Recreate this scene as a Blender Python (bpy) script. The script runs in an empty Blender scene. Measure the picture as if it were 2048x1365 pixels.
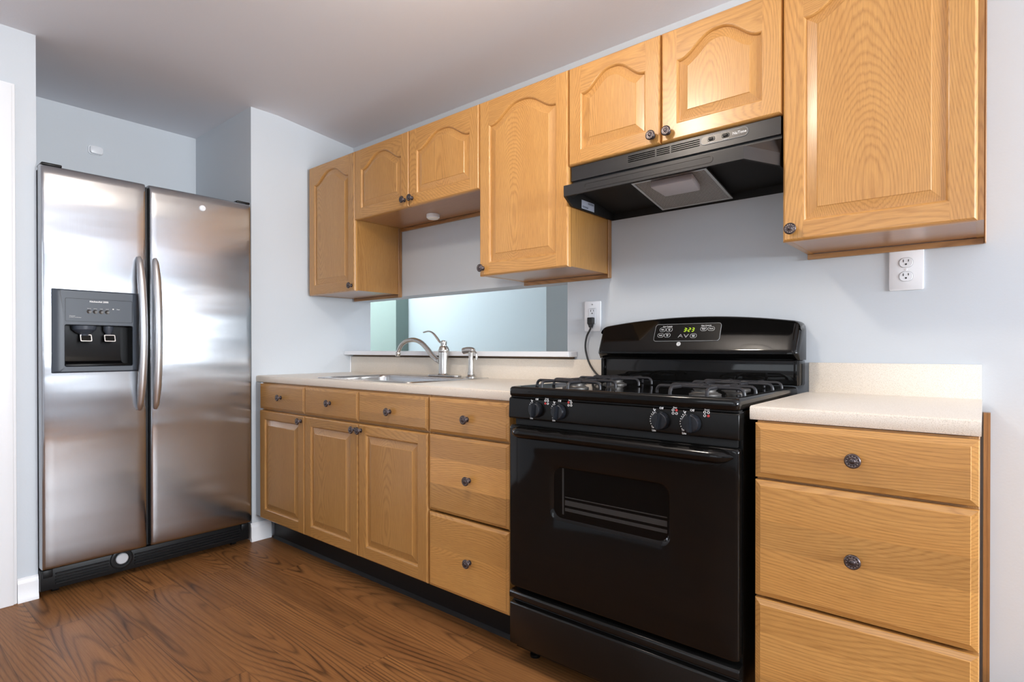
import bpy, bmesh, math, random
from mathutils import Vector, Matrix

random.seed(7)
SC = bpy.context.scene
COL = SC.collection
V = Vector

# ------------------------------------------------------------------ camera
CAM = (3.0682, -2.1162, 1.0562)
F_PX, V0, YAW, PITCH, ROLL = 1128.28, 704.47, 0.6963, -0.0048, -0.0004
cd = bpy.data.cameras.new('camera')
cam = bpy.data.objects.new('camera', cd)
COL.objects.link(cam)
cd.sensor_width = 36.0
cd.lens = F_PX / 2048 * 36.0
cd.shift_y = (V0 - 682.5) / 2048
cd.clip_start = 0.02
_f = V((-math.sin(YAW) * math.cos(PITCH), math.cos(YAW) * math.cos(PITCH), math.sin(PITCH)))
_r = V((math.cos(YAW), math.sin(YAW), 0))
_u = _r.cross(_f)
_r2 = math.cos(ROLL) * _r + math.sin(ROLL) * _u
_u2 = math.cos(ROLL) * _u - math.sin(ROLL) * _r
cam.matrix_world = Matrix(((_r2.x, _u2.x, -_f.x, CAM[0]), (_r2.y, _u2.y, -_f.y, CAM[1]),
                           (_r2.z, _u2.z, -_f.z, CAM[2]), (0, 0, 0, 1)))
SC.camera = cam

# ------------------------------------------------------------------ world, lights, exposure
SC.view_settings.view_transform = 'Standard'
SC.view_settings.look = 'None'
SC.view_settings.gamma = 1.0
SC.view_settings.exposure = 0.14
SC.view_settings.use_curve_mapping = False
SC.cycles.max_bounces = 10
SC.cycles.diffuse_bounces = 5
SC.cycles.sample_clamp_indirect = 6.0

W = bpy.data.worlds.new('sky')
SC.world = W
W.use_nodes = True
wb = W.node_tree.nodes['Background']
wb.inputs[0].default_value = (0.80, 0.90, 1.0, 1)
wb.inputs[1].default_value = 1.0


def area_light(name, loc, target, sx, sy, power, color):
    ld = bpy.data.lights.new(name, 'AREA')
    ld.shape = 'RECTANGLE'
    ld.size, ld.size_y, ld.energy, ld.color = sx, sy, power, color
    o = bpy.data.objects.new(name, ld)
    COL.objects.link(o)
    o.location = loc
    o.rotation_euler = (V(target) - V(loc)).to_track_quat('-Z', 'Y').to_euler()
    return o


def point_light(name, loc, radius, power, color):
    ld = bpy.data.lights.new(name, 'POINT')
    ld.shadow_soft_size, ld.energy, ld.color = radius, power, color
    o = bpy.data.objects.new(name, ld)
    COL.objects.link(o)
    o.location = loc
    return o


LAMP = (1.95, -1.30, 2.19)
BOUNCE_FILL = (3.35, -2.10, 2.04)  # added light behind the camera, in place of bounced flash
point_light('ceiling_lamp_bulb', LAMP, 0.07, 25, (1.0, 0.88, 0.74))
point_light('bounce_fill_point', BOUNCE_FILL, 0.10, 8, (1.0, 0.96, 0.93))
area_light('bounce_fill_up', (BOUNCE_FILL[0], BOUNCE_FILL[1], BOUNCE_FILL[2] - 0.11), (BOUNCE_FILL[0], BOUNCE_FILL[1], 3.0), 0.26, 0.26, 75, (1.0, 0.96, 0.94))  # added area light washing the ceiling like bounced flash
area_light('daylight_side_window', (6.93, -1.3, 1.40), (0.0, -1.2, 2.5), 2.0, 0.72, 225, (0.88, 0.94, 1.0))
area_light('rear_ceiling_fill', (2.6, -4.52, 1.6), (2.3, -1.6, 2.3), 1.9, 1.0, 12, (0.90, 0.95, 1.0))  # added upward fill for the ceiling, set at an invented window
area_light('daylight_dining_window', (-2.45, 0.72, 1.5), (0, 1.1, 1.4), 0.8, 1.2, 18, (0.90, 0.96, 1.0))
point_light('dining_lamp_bulb', (-1.16, 0.32, 2.2), 0.10, 42, (0.95, 0.98, 1.0))
point_light('dining_far_fill', (3.2, 1.7, 2.2), 0.10, 36, (0.95, 0.98, 1.0))  # added fill light lifting the dark strip of the dining room


# ------------------------------------------------------------------ material helpers
class NT:
    def __init__(self, name):
        self.m = bpy.data.materials.new(name)
        self.m.use_nodes = True
        self.t = self.m.node_tree
        self.b = self.t.nodes['Principled BSDF']

    def n(self, typ, **kw):
        nd = self.t.nodes.new(typ)
        for k, v in kw.items():
            setattr(nd, k, v)
        return nd

    def set(self, sock, v):
        if hasattr(v, 'default_value') or hasattr(v, 'is_linked'):
            self.t.links.new(v, sock)
        else:
            sock.default_value = v

    def math(self, op, a, b=0.0, c=0.0, clamp=False):
        nd = self.n('ShaderNodeMath', operation=op, use_clamp=clamp)
        self.set(nd.inputs[0], a)
        self.set(nd.inputs[1], b)
        self.set(nd.inputs[2], c)
        return nd.outputs[0]

    def xyz(self, x, y, z):
        nd = self.n('ShaderNodeCombineXYZ')
        for i, v in enumerate((x, y, z)):
            self.set(nd.inputs[i], v)
        return nd.outputs[0]

    def sep(self, v):
        nd = self.n('ShaderNodeSeparateXYZ')
        self.set(nd.inputs[0], v)
        return nd.outputs

    def noise(self, vec, scale=1.0, detail=2.0, rough=0.5, dist=0.0):
        nd = self.n('ShaderNodeTexNoise')
        self.set(nd.inputs['Vector'], vec)
        nd.inputs['Scale'].default_value = scale
        nd.inputs['Detail'].default_value = detail
        nd.inputs['Roughness'].default_value = rough
        nd.inputs['Distortion'].default_value = dist
        return nd.outputs['Fac']

    def ramp(self, fac, stops, interp='LINEAR'):
        nd = self.n('ShaderNodeValToRGB')
        cr = nd.color_ramp
        cr.interpolation = interp
        while len(cr.elements) < len(stops):
            cr.elements.new(0.5)
        for e, (p, c) in zip(cr.elements, stops):
            e.position = p
            e.color = (c[0], c[1], c[2], 1) if not isinstance(c, (int, float)) else (c, c, c, 1)
        self.set(nd.inputs[0], fac)
        return nd.outputs[0]

    def mix(self, fac, a, b, blend='MIX'):
        nd = self.n('ShaderNodeMix', data_type='RGBA', blend_type=blend)
        self.set(nd.inputs[0], fac)
        for s, v in ((nd.inputs[6], a), (nd.inputs[7], b)):
            if isinstance(v, tuple):
                v = (v[0], v[1], v[2], 1)
            self.set(s, v)
        return nd.outputs[2]

    def bump(self, h, strength, dist):
        nd = self.n('ShaderNodeBump')
        nd.inputs['Strength'].default_value = strength
        nd.inputs['Distance'].default_value = dist
        self.set(nd.inputs['Height'], h)
        self.t.links.new(nd.outputs[0], self.b.inputs['Normal'])

    def obj(self):
        return self.n('ShaderNodeTexCoord').outputs['Object']

    def pos(self):
        return self.n('ShaderNodeNewGeometry').outputs['Position']

    def attr(self, name):
        return self.n('ShaderNodeAttribute', attribute_name=name)

    def p(self, **kw):
        for k, v in kw.items():
            k = k.replace('_', ' ')
            if isinstance(v, tuple) and len(v) == 3:
                v = (*v, 1)
            self.set(self.b.inputs[k], v)
        return self


M = {}


def srgb(r, g, b):
    f = lambda c: (c / 255 / 12.92) if c / 255 <= 0.04045 else ((c / 255 + 0.055) / 1.055) ** 2.4
    return (f(r), f(g), f(b))


def simple(name, color, rough=0.5, metal=0.0, **kw):
    t = NT(name)
    t.p(Base_Color=color, Roughness=rough, Metallic=metal, **kw)
    M[name] = t.m
    return t


def paint(name, color, rough=0.6, spots=0.0):
    t = NT(name)
    P = t.pos()
    n = t.noise(P, 140, 2, 0.6)
    n2 = t.noise(P, 2.2, 2)
    n3 = t.noise(P, 18, 3)
    c = t.mix(t.math('MULTIPLY', n2, 0.10), color, tuple(x * 0.80 for x in color))
    if spots:
        k = t.ramp(t.noise(P, 9, 3, 0.65), [(0.0, 0.0), (0.70, 0.0), (0.78, 1.0)])
        c = t.mix(t.math('MULTIPLY', k, spots), c, tuple(x * 0.6 for x in color))
    t.p(Base_Color=c, Roughness=rough)
    t.bump(t.math('ADD', n, t.math('MULTIPLY', n3, 1.2)), 0.12, 0.002)
    M[name] = t.m


def build_materials():
    paint('wall_paint', srgb(204, 210, 216), 0.55)
    paint('wall_paint_marked', srgb(204, 210, 216), 0.5, 0.10)
    paint('ceiling_paint', srgb(231, 232, 238), 0.8)
    paint('dining_paint', srgb(206, 218, 222), 0.6)
    paint('dining_paint_green_dimmed', srgb(132, 150, 143), 0.6)  # green tint, albedo lowered to offset strong lamp light on this wall
    paint('trim_paint', srgb(240, 242, 245), 0.35)
    simple('white_plastic', srgb(240, 242, 246), 0.3)
    simple('outlet_face', srgb(233, 236, 241), 0.28)
    simple('slot_black', (0.008, 0.008, 0.008), 0.6)
    simple('raw_wood_gap', srgb(92, 72, 52), 0.9)
    simple('painted_gloss_white', srgb(246, 248, 252), 0.25)

    # ---- oak
    def oak(name, light, mid, dark, ringf, rough, ringamt=0.6):
        t = NT(name)
        gc = t.attr('gc').outputs['Vector']
        tone = t.attr('tone').outputs['Fac']
        s = t.sep(gc)
        a, b, c = s[0], s[1], s[2]
        n1 = t.noise(t.xyz(t.math('MULTIPLY', a, 0.9), t.math('MULTIPLY', b, 1.2), 3.1), 1.0, 1.0, 0.4)
        d = t.math('ADD', t.math('MULTIPLY', n1, 0.34), t.math('ADD', c, -0.05))
        r = t.math('SQRT', t.math('ADD', t.math('MULTIPLY', b, b), t.math('MULTIPLY', d, d)))
        n2 = t.noise(t.xyz(t.math('MULTIPLY', a, 6), t.math('MULTIPLY', b, 45), t.math('MULTIPLY', c, 45)), 1.0, 2)
        r = t.math('ADD', r, t.math('MULTIPLY', t.math('SUBTRACT', n2, 0.5), 0.0065))
        ring = t.math('FRACT', t.math('MULTIPLY', r, ringf))
        ring = t.ramp(ring, [(0.0, 0.6), (0.2, 0.1), (0.6, 0.2), (0.88, 0.9), (1.0, 0.6)])
        fib = t.noise(t.xyz(t.math('MULTIPLY', a, 14), t.math('MULTIPLY', b, 420), t.math('MULTIPLY', c, 420)), 1.0, 3, 0.6)
        pore = t.ramp(t.noise(t.xyz(t.math('MULTIPLY', a, 30), t.math('MULTIPLY', b, 800), t.math('MULTIPLY', c, 800)), 1.0, 1),
                      [(0.0, 1.0), (0.36, 0.75), (0.46, 0.0)])
        broad = t.noise(t.xyz(t.math('MULTIPLY', a, 1.6), t.math('MULTIPLY', b, 9), t.math('MULTIPLY', c, 9)), 1.0, 2)
        col = t.mix(t.math('MULTIPLY', broad, 0.9), light, mid)
        col = t.mix(t.math('MULTIPLY', ring, ringamt), col, dark)
        col = t.mix(t.math('MULTIPLY', t.math('SUBTRACT', fib, 0.32, clamp=True), 0.9), col, dark)
        col = t.mix(t.math('MULTIPLY', t.math('MULTIPLY', pore, t.math('ADD', 0.10, t.math('MULTIPLY', ring, 0.9))), 0.40), col,
                    tuple(x * 0.55 for x in dark))
        hv = t.n('ShaderNodeHueSaturation')
        t.set(hv.inputs['Value'], tone)
        t.set(hv.inputs['Color'], col)
        t.p(Base_Color=hv.outputs[0], Roughness=rough, Coat_Weight=0.35, Coat_Roughness=0.22)
        t.bump(t.math('ADD', fib, t.math('MULTIPLY', ring, -0.5)), 0.06, 0.001)
        M[name] = t.m

    oak('oak', srgb(221, 170, 101), srgb(203, 146, 76), srgb(150, 96, 42), 230, 0.33, 0.42)
    oak('oak_shelf', srgb(196, 148, 104), srgb(180, 130, 86), srgb(140, 94, 56), 60, 0.30, 0.3)
    oak('oak_scribe', srgb(190, 143, 90), srgb(172, 124, 74), srgb(120, 80, 44), 90, 0.4)

    # ---- walnut floor
    t = NT('walnut_floor')
    s = t.sep(t.pos())
    x, y = s[0], s[1]
    PW, PL = 0.122, 1.21
    yy = t.math('DIVIDE', t.math('ADD', y, 0.0395), PW)
    row = t.math('FLOOR', yy)
    wn = t.n('ShaderNodeTexWhiteNoise', noise_dimensions='1D')
    t.set(wn.inputs['W'], row)
    xs = t.math('DIVIDE', t.math('ADD', x, t.math('MULTIPLY', wn.outputs['Value'], 3.7)), PL)
    colid = t.math('FLOOR', xs)
    wn2 = t.n('ShaderNodeTexWhiteNoise', noise_dimensions='2D')
    t.set(wn2.inputs['Vector'], t.xyz(row, colid, 0.0))
    rs = t.sep(wn2.outputs['Color'])
    fy = t.math('FRACT', yy)
    fx = t.math('FRACT', xs)
    b = t.math('ADD', t.math('MULTIPLY', t.math('SUBTRACT', fy, 0.5), PW), t.math('MULTIPLY', t.math('SUBTRACT', rs[0], 0.5), 0.10))
    a = t.math('ADD', x, t.math('MULTIPLY', rs[1], 40))
    n1 = t.noise(t.xyz(t.math('MULTIPLY', a, 0.38), t.math('MULTIPLY', b, 2.0), rs[2]), 1.0, 1.5, 0.5)
    d = t.math('SUBTRACT', t.math('MULTIPLY', n1, 0.60), 0.24)
    n2 = t.noise(t.xyz(t.math('MULTIPLY', a, 1.5), t.math('MULTIPLY', b, 18), 0.0), 1.0, 3)
    r = t.math('SQRT', t.math('ADD', t.math('MULTIPLY', b, b), t.math('MULTIPLY', d, d)))
    r = t.math('ADD', r, t.math('MULTIPLY', t.math('SUBTRACT', n2, 0.5), 0.012))
    ring = t.math('FRACT', t.math('MULTIPLY', r, 80))
    line = t.ramp(ring, [(0.0, 0.5), (0.12, 0.10), (0.5, 0.0), (0.75, 0.35), (0.88, 1.0), (1.0, 0.5)])
    bold = t.ramp(t.noise(t.xyz(t.math('MULTIPLY', a, 1.2), t.math('MULTIPLY', b, 14), 7.0), 1.0, 2), [(0.35, 0.2), (0.7, 1.0)])
    fib = t.noise(t.xyz(t.math('MULTIPLY', a, 9), t.math('MULTIPLY', b, 260), 0.0), 1.0, 3, 0.6)
    base = t.mix(t.noise(t.xyz(t.math('MULTIPLY', a, 1.0), t.math('MULTIPLY', b, 12), 2.0), 1.0, 2),
                 srgb(172, 120, 70), srgb(116, 76, 43))
    base = t.mix(t.math('MULTIPLY', t.math('SUBTRACT', fib, 0.3, clamp=True), 0.9), base, srgb(92, 50, 28))
    base = t.mix(t.math('MULTIPLY', t.math('MULTIPLY', line, bold), 0.95), base, srgb(42, 23, 14))
    seam = t.math('MAXIMUM', t.math('GREATER_THAN', t.math('ABSOLUTE', t.math('SUBTRACT', fy, 0.5)), 0.493),
                  t.math('GREATER_THAN', t.math('ABSOLUTE', t.math('SUBTRACT', fx, 0.5)), 0.4992))
    base = t.mix(t.math('MULTIPLY', seam, 0.55), base, srgb(40, 20, 12))
    hv = t.n('ShaderNodeHueSaturation')
    t.set(hv.inputs['Value'], t.math('ADD', 0.86, t.math('MULTIPLY', rs[2], 0.28)))
    t.set(hv.inputs['Color'], base)
    t.p(Base_Color=hv.outputs[0], Roughness=t.math('ADD', 0.34, t.math('MULTIPLY', fib, 0.16)), Specular_IOR_Level=0.18)
    t.bump(t.math('SUBTRACT', fib, t.math('MULTIPLY', seam, 1.5)), 0.05, 0.001)
    M['walnut_floor'] = t.m

    # ---- counter laminate
    t = NT('laminate')
    P = t.obj()
    sp = t.noise(P, 480, 2, 0.7)
    sp2 = t.noise(P, 760, 1, 0.6)
    c = t.mix(t.ramp(sp, [(0.36, 1.0), (0.50, 0.0)]), srgb(240, 230, 216), srgb(211, 198, 180))
    c = t.mix(t.ramp(sp2, [(0.60, 0.0), (0.72, 0.8)]), c, srgb(240, 235, 228))
    t.p(Base_Color=c, Roughness=0.32)
    M['laminate'] = t.m

    # ---- brushed stainless doors (vertical brushing, blur sideways)
    t = NT('brushed_steel')
    P = t.obj()
    s = t.sep(P)
    brush = t.noise(t.xyz(t.math('MULTIPLY', s[0], 700), t.math('MULTIPLY', s[1], 700), t.math('MULTIPLY', s[2], 6)), 1.0, 3, 0.6)
    wave = t.noise(t.xyz(0.0, t.math('MULTIPLY', s[1], 0.9), t.math('MULTIPLY', s[2], 7)), 1.0, 1.5)
    tg = t.n('ShaderNodeTangent', direction_type='RADIAL', axis='Z')
    t.t.links.new(tg.outputs[0], t.b.inputs['Tangent'])
    t.p(Base_Color=t.mix(brush, (0.49, 0.50, 0.52), (0.43, 0.44, 0.46)), Metallic=1.0,
        Roughness=t.math('ADD', 0.16, t.math('MULTIPLY', brush, 0.04)), Anisotropic=0.9)
    t.bump(t.math('ADD', t.math('MULTIPLY', wave, 1.0), t.math('MULTIPLY', brush, 0.012)), 0.5, 0.005)
    M['brushed_steel'] = t.m
    simple('satin_steel', (0.70, 0.71, 0.73), 0.36, 1.0)
    simple('brushed_nickel', (0.62, 0.60, 0.57), 0.26, 1.0)
    simple('sink_steel', (0.66, 0.66, 0.66), 0.25, 1.0)
    simple('burner_grey', (0.15, 0.14, 0.13), 0.45, 0.6)
    simple('filter_cap_grey', srgb(186, 188, 192), 0.4)
    simple('chrome', (0.8, 0.8, 0.8), 0.1, 1.0)
    simple('aluminium', (0.66, 0.66, 0.64), 0.38, 1.0)
    t = NT('knob_metal')
    P = t.obj()
    t.p(Base_Color=t.mix(t.noise(P, 300, 2), (0.05, 0.042, 0.045), (0.16, 0.13, 0.13)), Metallic=0.85, Roughness=0.36)
    M['knob_metal'] = t.m
    simple('knob_highlight', (0.36, 0.31, 0.29), 0.38, 0.9)

    simple('black_enamel', (0.0045, 0.0042, 0.004), 0.07, Specular_IOR_Level=0.28)
    simple('black_satin', (0.006, 0.0058, 0.0055), 0.24, Specular_IOR_Level=0.3)
    simple('rack_grey', (0.020, 0.019, 0.018), 0.5)
    simple('black_plastic', (0.008, 0.008, 0.0085), 0.40, Specular_IOR_Level=0.25)
    simple('black_deep', (0.004, 0.004, 0.004), 0.7)
    simple('hood_enamel', (0.034, 0.033, 0.034), 0.33, 0.35)
    simple('hood_recess', (0.055, 0.052, 0.05), 0.3, 0.5)
    simple('dispenser_plastic', srgb(58, 65, 75), 0.40)
    simple('dispenser_dark', (0.004, 0.004, 0.0045), 0.25, Specular_IOR_Level=0.15)
    simple('dispenser_grey', srgb(66, 72, 82), 0.35)
    simple('glass_black', (0.003, 0.003, 0.003), 0.06, Specular_IOR_Level=0.15)
    simple('cast_iron', (0.026, 0.025, 0.028), 0.40, 0.2)
    simple('knob_black', (0.012, 0.014, 0.018), 0.22)
    simple('ink_white', (0.80, 0.80, 0.80), 0.5)
    simple('ink_grey', (0.35, 0.36, 0.37), 0.5)
    simple('ink_red', srgb(190, 60, 60), 0.5)
    simple('label_paper', srgb(176, 184, 200), 0.5)
    simple('frosted_lens', srgb(214, 214, 222), 0.35, Transmission_Weight=0.15)
    simple('plinth_black', (0.008, 0.0075, 0.0075), 0.45, Specular_IOR_Level=0.25)
    simple('cable_black', (0.012, 0.012, 0.013), 0.4)
    simple('tap_light_lens', srgb(250, 246, 236), 0.3)
    t = simple('display_green', (0.02, 0.03, 0.0), 0.4)
    t.p(Emission_Color=srgb(196, 235, 30), Emission_Strength=1.3)
    t = simple('lamp_glass', (0.9, 0.88, 0.84), 0.3)
    t.p(Emission_Color=(1.0, 0.80, 0.58), Emission_Strength=5.0)
    t = NT('filter_mesh')
    P = t.obj()
    s = t.sep(P)
    k = 2 * math.pi / 0.0105
    w1 = t.math('SINE', t.math('MULTIPLY', t.math('ADD', s[0], t.math('MULTIPLY', s[1], 0.55)), k))
    w2 = t.math('SINE', t.math('MULTIPLY', t.math('SUBTRACT', s[0], t.math('MULTIPLY', s[1], 0.55)), k))
    h = t.math('MULTIPLY', w1, w2)
    hole = t.math('GREATER_THAN', t.math('ABSOLUTE', h), 0.50)
    t.p(Base_Color=t.mix(hole, (0.55, 0.54, 0.53), (0.010, 0.009, 0.009)), Metallic=0.1, Roughness=0.42)
    t.bump(h, 0.6, 0.002)
    M['filter_mesh'] = t.m
    t = NT('window_glass')
    t.p(Base_Color=(0.95, 0.98, 1.0), Roughness=0.02, Transmission_Weight=1.0, IOR=1.05)
    M['window_glass'] = t.m


build_materials()


# ------------------------------------------------------------------ geometry helper
class MB:
    def __init__(self):
        self.bm = bmesh.new()
        self.gc = self.bm.verts.layers.float_vector.new('gc')
        self.tn = self.bm.verts.layers.float.new('tone')
        self.board('z')

    def board(self, axis='z', bc=None, tone=None, seed=None, center=(0, 0, 0)):
        """Start a new board: grain axis, grain-centre offset across, tone."""
        self.ax = axis
        self.off = (random.uniform(0, 60) if seed is None else seed,
                    random.uniform(-0.12, 0.12) if bc is None else bc, random.uniform(0, 0.03))
        self.tone = random.uniform(0.94, 1.06) if tone is None else tone
        self.ctr = center
        return self

    def _g(self, v):
        x, y, z = v.co[0] - self.ctr[0], v.co[1] - self.ctr[1], v.co[2] - self.ctr[2]
        if self.ax == 'z':
            g = (z, x, y)
        elif self.ax == 'x':
            g = (x, z, y)
        else:
            g = (y, z, x)
        v[self.gc] = (g[0] + self.off[0], g[1] + self.off[1], g[2] + self.off[2])
        v[self.tn] = self.tone

    def v(self, co):
        v = self.bm.verts.new(co)
        self._g(v)
        return v

    def face(self, cos):
        try:
            return self.bm.faces.new([self.v(c) for c in cos])
        except ValueError:
            return None

    def grid(self, rows, closed_u=False, closed_v=False, skip=None):
        vs = [[self.v(c) for c in r] for r in rows]
        n, m = len(vs), len(vs[0])
        for i in range(n if closed_v else n - 1):
            for j in range(m if closed_u else m - 1):
                if skip and skip(i, j):
                    continue
                q = [vs[i][j], vs[i][(j + 1) % m], vs[(i + 1) % n][(j + 1) % m], vs[(i + 1) % n][j]]
                try:
                    self.bm.faces.new(q)
                except ValueError:
                    pass
        return vs

    def cap(self, vs, flip=False):
        try:
            self.bm.faces.new(list(reversed(vs)) if flip else list(vs))
        except ValueError:
            pass

    def box(self, x0, x1, y0, y1, z0, z1, bev=0.0, seg=2):
        b = bmesh.new()
        bmesh.ops.create_cube(b, size=1)
        for v in b.verts:
            v.co = V((x0 + (v.co.x + .5) * (x1 - x0), y0 + (v.co.y + .5) * (y1 - y0), z0 + (v.co.z + .5) * (z1 - z0)))
        if bev > 0:
            bmesh.ops.bevel(b, geom=list(b.edges), offset=bev, segments=seg, profile=0.5, affect='EDGES')
        self.merge(b)
        return self

    def merge(self, b, mat=None):
        mp = {}
        for v in b.verts:
            mp[v] = self.v(mat @ v.co if mat else v.co)
        for f in b.faces:
            try:
                self.bm.faces.new([mp[v] for v in f.verts])
            except ValueError:
                pass
        b.free()

    def prism(self, pts, fn, lo, hi, bev=0.0, seg=2):
        """2-D polygon pts extruded; fn(p, q, t) -> 3-D point."""
        b = bmesh.new()
        lo_v = [b.verts.new(fn(p, q, lo)) for p, q in pts]
        hi_v = [b.verts.new(fn(p, q, hi)) for p, q in pts]
        n = len(pts)
        b.faces.new(lo_v)
        b.faces.new(list(reversed(hi_v)))
        for i in range(n):
            b.faces.new([lo_v[(i + 1) % n], lo_v[i], hi_v[i], hi_v[(i + 1) % n]])
        bmesh.ops.recalc_face_normals(b, faces=b.faces)
        if bev > 0:
            bmesh.ops.bevel(b, geom=list(b.edges), offset=bev, segments=seg, profile=0.5, affect='EDGES')
        self.merge(b)
        return self

    def lathe(self, prof, c, axis, n=24):
        """prof: list of (radius, distance along axis)."""
        ax = V(axis).normalized()
        u = ax.orthogonal().normalized()
        w = ax.cross(u)
        c = V(c)
        rows = []
        for r, t in prof:
            rows.append([c + ax * t + (u * math.cos(2 * math.pi * k / n) + w * math.sin(2 * math.pi * k / n)) * max(r, 1e-5) for k in range(n)])
        vs = self.grid(rows, closed_u=True)
        self.cap(vs[0], True)
        self.cap(vs[-1])
        return self

    def tube(self, path, r, n=12, flat=None, cap=True):
        """r: number or list; flat: (direction, factor) flattens the section along direction."""
        P = [V(p) for p in path]
        R = r if isinstance(r, (list, tuple)) else [r] * len(P)
        t0 = (P[1] - P[0]).normalized()
        u = t0.orthogonal().normalized()
        rows = []
        for i, p in enumerate(P):
            t = (P[min(i + 1, len(P) - 1)] - P[max(i - 1, 0)]).normalized()
            u = (u - t * u.dot(t)).normalized()
            w = t.cross(u)
            ring = []
            for k in range(n):
                o = (u * math.cos(2 * math.pi * k / n) + w * math.sin(2 * math.pi * k / n)) * R[i]
                if flat:
                    fd = V(flat[0]).normalized()
                    o = o + fd * (o.dot(fd) * (flat[1] - 1))
                ring.append(p + o)
            rows.append(ring)
        vs = self.grid(rows, closed_u=True)
        if cap:
            self.cap(vs[0], True)
            self.cap(vs[-1])
        return self


def wloc(o):
    p = V((0, 0, 0))
    while o is not None:
        p += o.location
        o = o.parent
    return p


def obj(name, mb, mat, parent=None, sharp=32, label=None, recalc=True):
    bm = mb.bm
    if recalc:
        bmesh.ops.recalc_face_normals(bm, faces=bm.faces)
    off = wloc(parent) if parent else V((0, 0, 0))
    for v in bm.verts:
        v.co -= off
    me = bpy.data.meshes.new(name)
    for f in bm.faces:
        f.smooth = True
    bm.to_mesh(me)
    bm.free()
    me.set_sharp_from_angle(angle=math.radians(sharp))
    me.materials.append(M[mat])
    o = bpy.data.objects.new(name, me)
    COL.objects.link(o)
    if parent:
        o.parent = parent
    if label:
        o['label'] = label
    return o


def thing(name, label, cat, loc=(0, 0, 0), group=None):
    o = bpy.data.objects.new(name, None)
    o.empty_display_size = 0.05
    COL.objects.link(o)
    o.location = loc
    return tag(o, label, cat, group)


def tag(o, label, cat, group=None):
    o['label'], o['category'] = label, cat
    if group:
        o['group'] = group
    return o


def struct(name, mb, mat, **kw):
    o = obj(name, mb, mat, **kw)
    o['kind'] = 'structure'
    return o


def text(mb, s, origin, right, up, size, depth=0.0004, align='CENTER', bold=0.0):
    """Add lettering s to mb, lying in the plane (right, up)."""
    cu = bpy.data.curves.new('tmp', 'FONT')
    cu.body = s
    cu.size = size
    cu.extrude = depth
    cu.offset = bold
    cu.align_x = align
    cu.align_y = 'CENTER'
    cu.resolution_u = 2
    to = bpy.data.objects.new('tmp', cu)
    COL.objects.link(to)
    dg = bpy.context.evaluated_depsgraph_get()
    me = bpy.data.meshes.new_from_object(to.evaluated_get(dg))
    R, U = V(right).normalized(), V(up).normalized()
    N = R.cross(U)
    mat = Matrix(((R.x, U.x, N.x, origin[0]), (R.y, U.y, N.y, origin[1]), (R.z, U.z, N.z, origin[2]), (0, 0, 0, 1)))
    b = bmesh.new()
    b.from_mesh(me)
    mb.merge(b, mat)
    bpy.data.objects.remove(to)
    bpy.data.curves.remove(cu)
    bpy.data.meshes.remove(me)


def rrect(cx, cy, w, h, r, n=6):
    pts = []
    for qx, qy, a0 in ((1, 1, 0), (-1, 1, 90), (-1, -1, 180), (1, -1, 270)):
        for k in range(n + 1):
            a = math.radians(a0 + 90 * k / n)
            pts.append((cx + qx * (w / 2 - r) + r * math.cos(a), cy + qy * (h / 2 - r) + r * math.sin(a)))
    return pts


def ring_prism(mb, outer, inner, fn, lo, hi):
    """Frame between two same-length outlines, extruded."""
    n = len(outer)
    for A, B in (((outer, hi), (inner, hi)), ((inner, hi), (inner, lo)), ((inner, lo), (outer, lo)), ((outer, lo), (outer, hi))):
        mb.grid([[fn(p, q, A[1]) for p, q in A[0]], [fn(p, q, B[1]) for p, q in B[0]]], closed_u=True)


FRONT = lambda p, q, t: V((p, t, q))       # outline in x-z, depth along y
PLAN = lambda p, q, t: V((p, q, t))        # outline in x-y, height along z
SIDE = lambda p, q, t: V((t, p, q))        # outline in y-z, along x


# ------------------------------------------------------------------ structure
X0, CEIL = -0.02, 2.389
OPX, OPZ0, OPZ1, TW = 1.626, 1.043, 1.365, 0.13
YL, YR, XA = -1.571, -0.6555, -0.76
XE, YB = 7.0, -4.6


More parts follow.
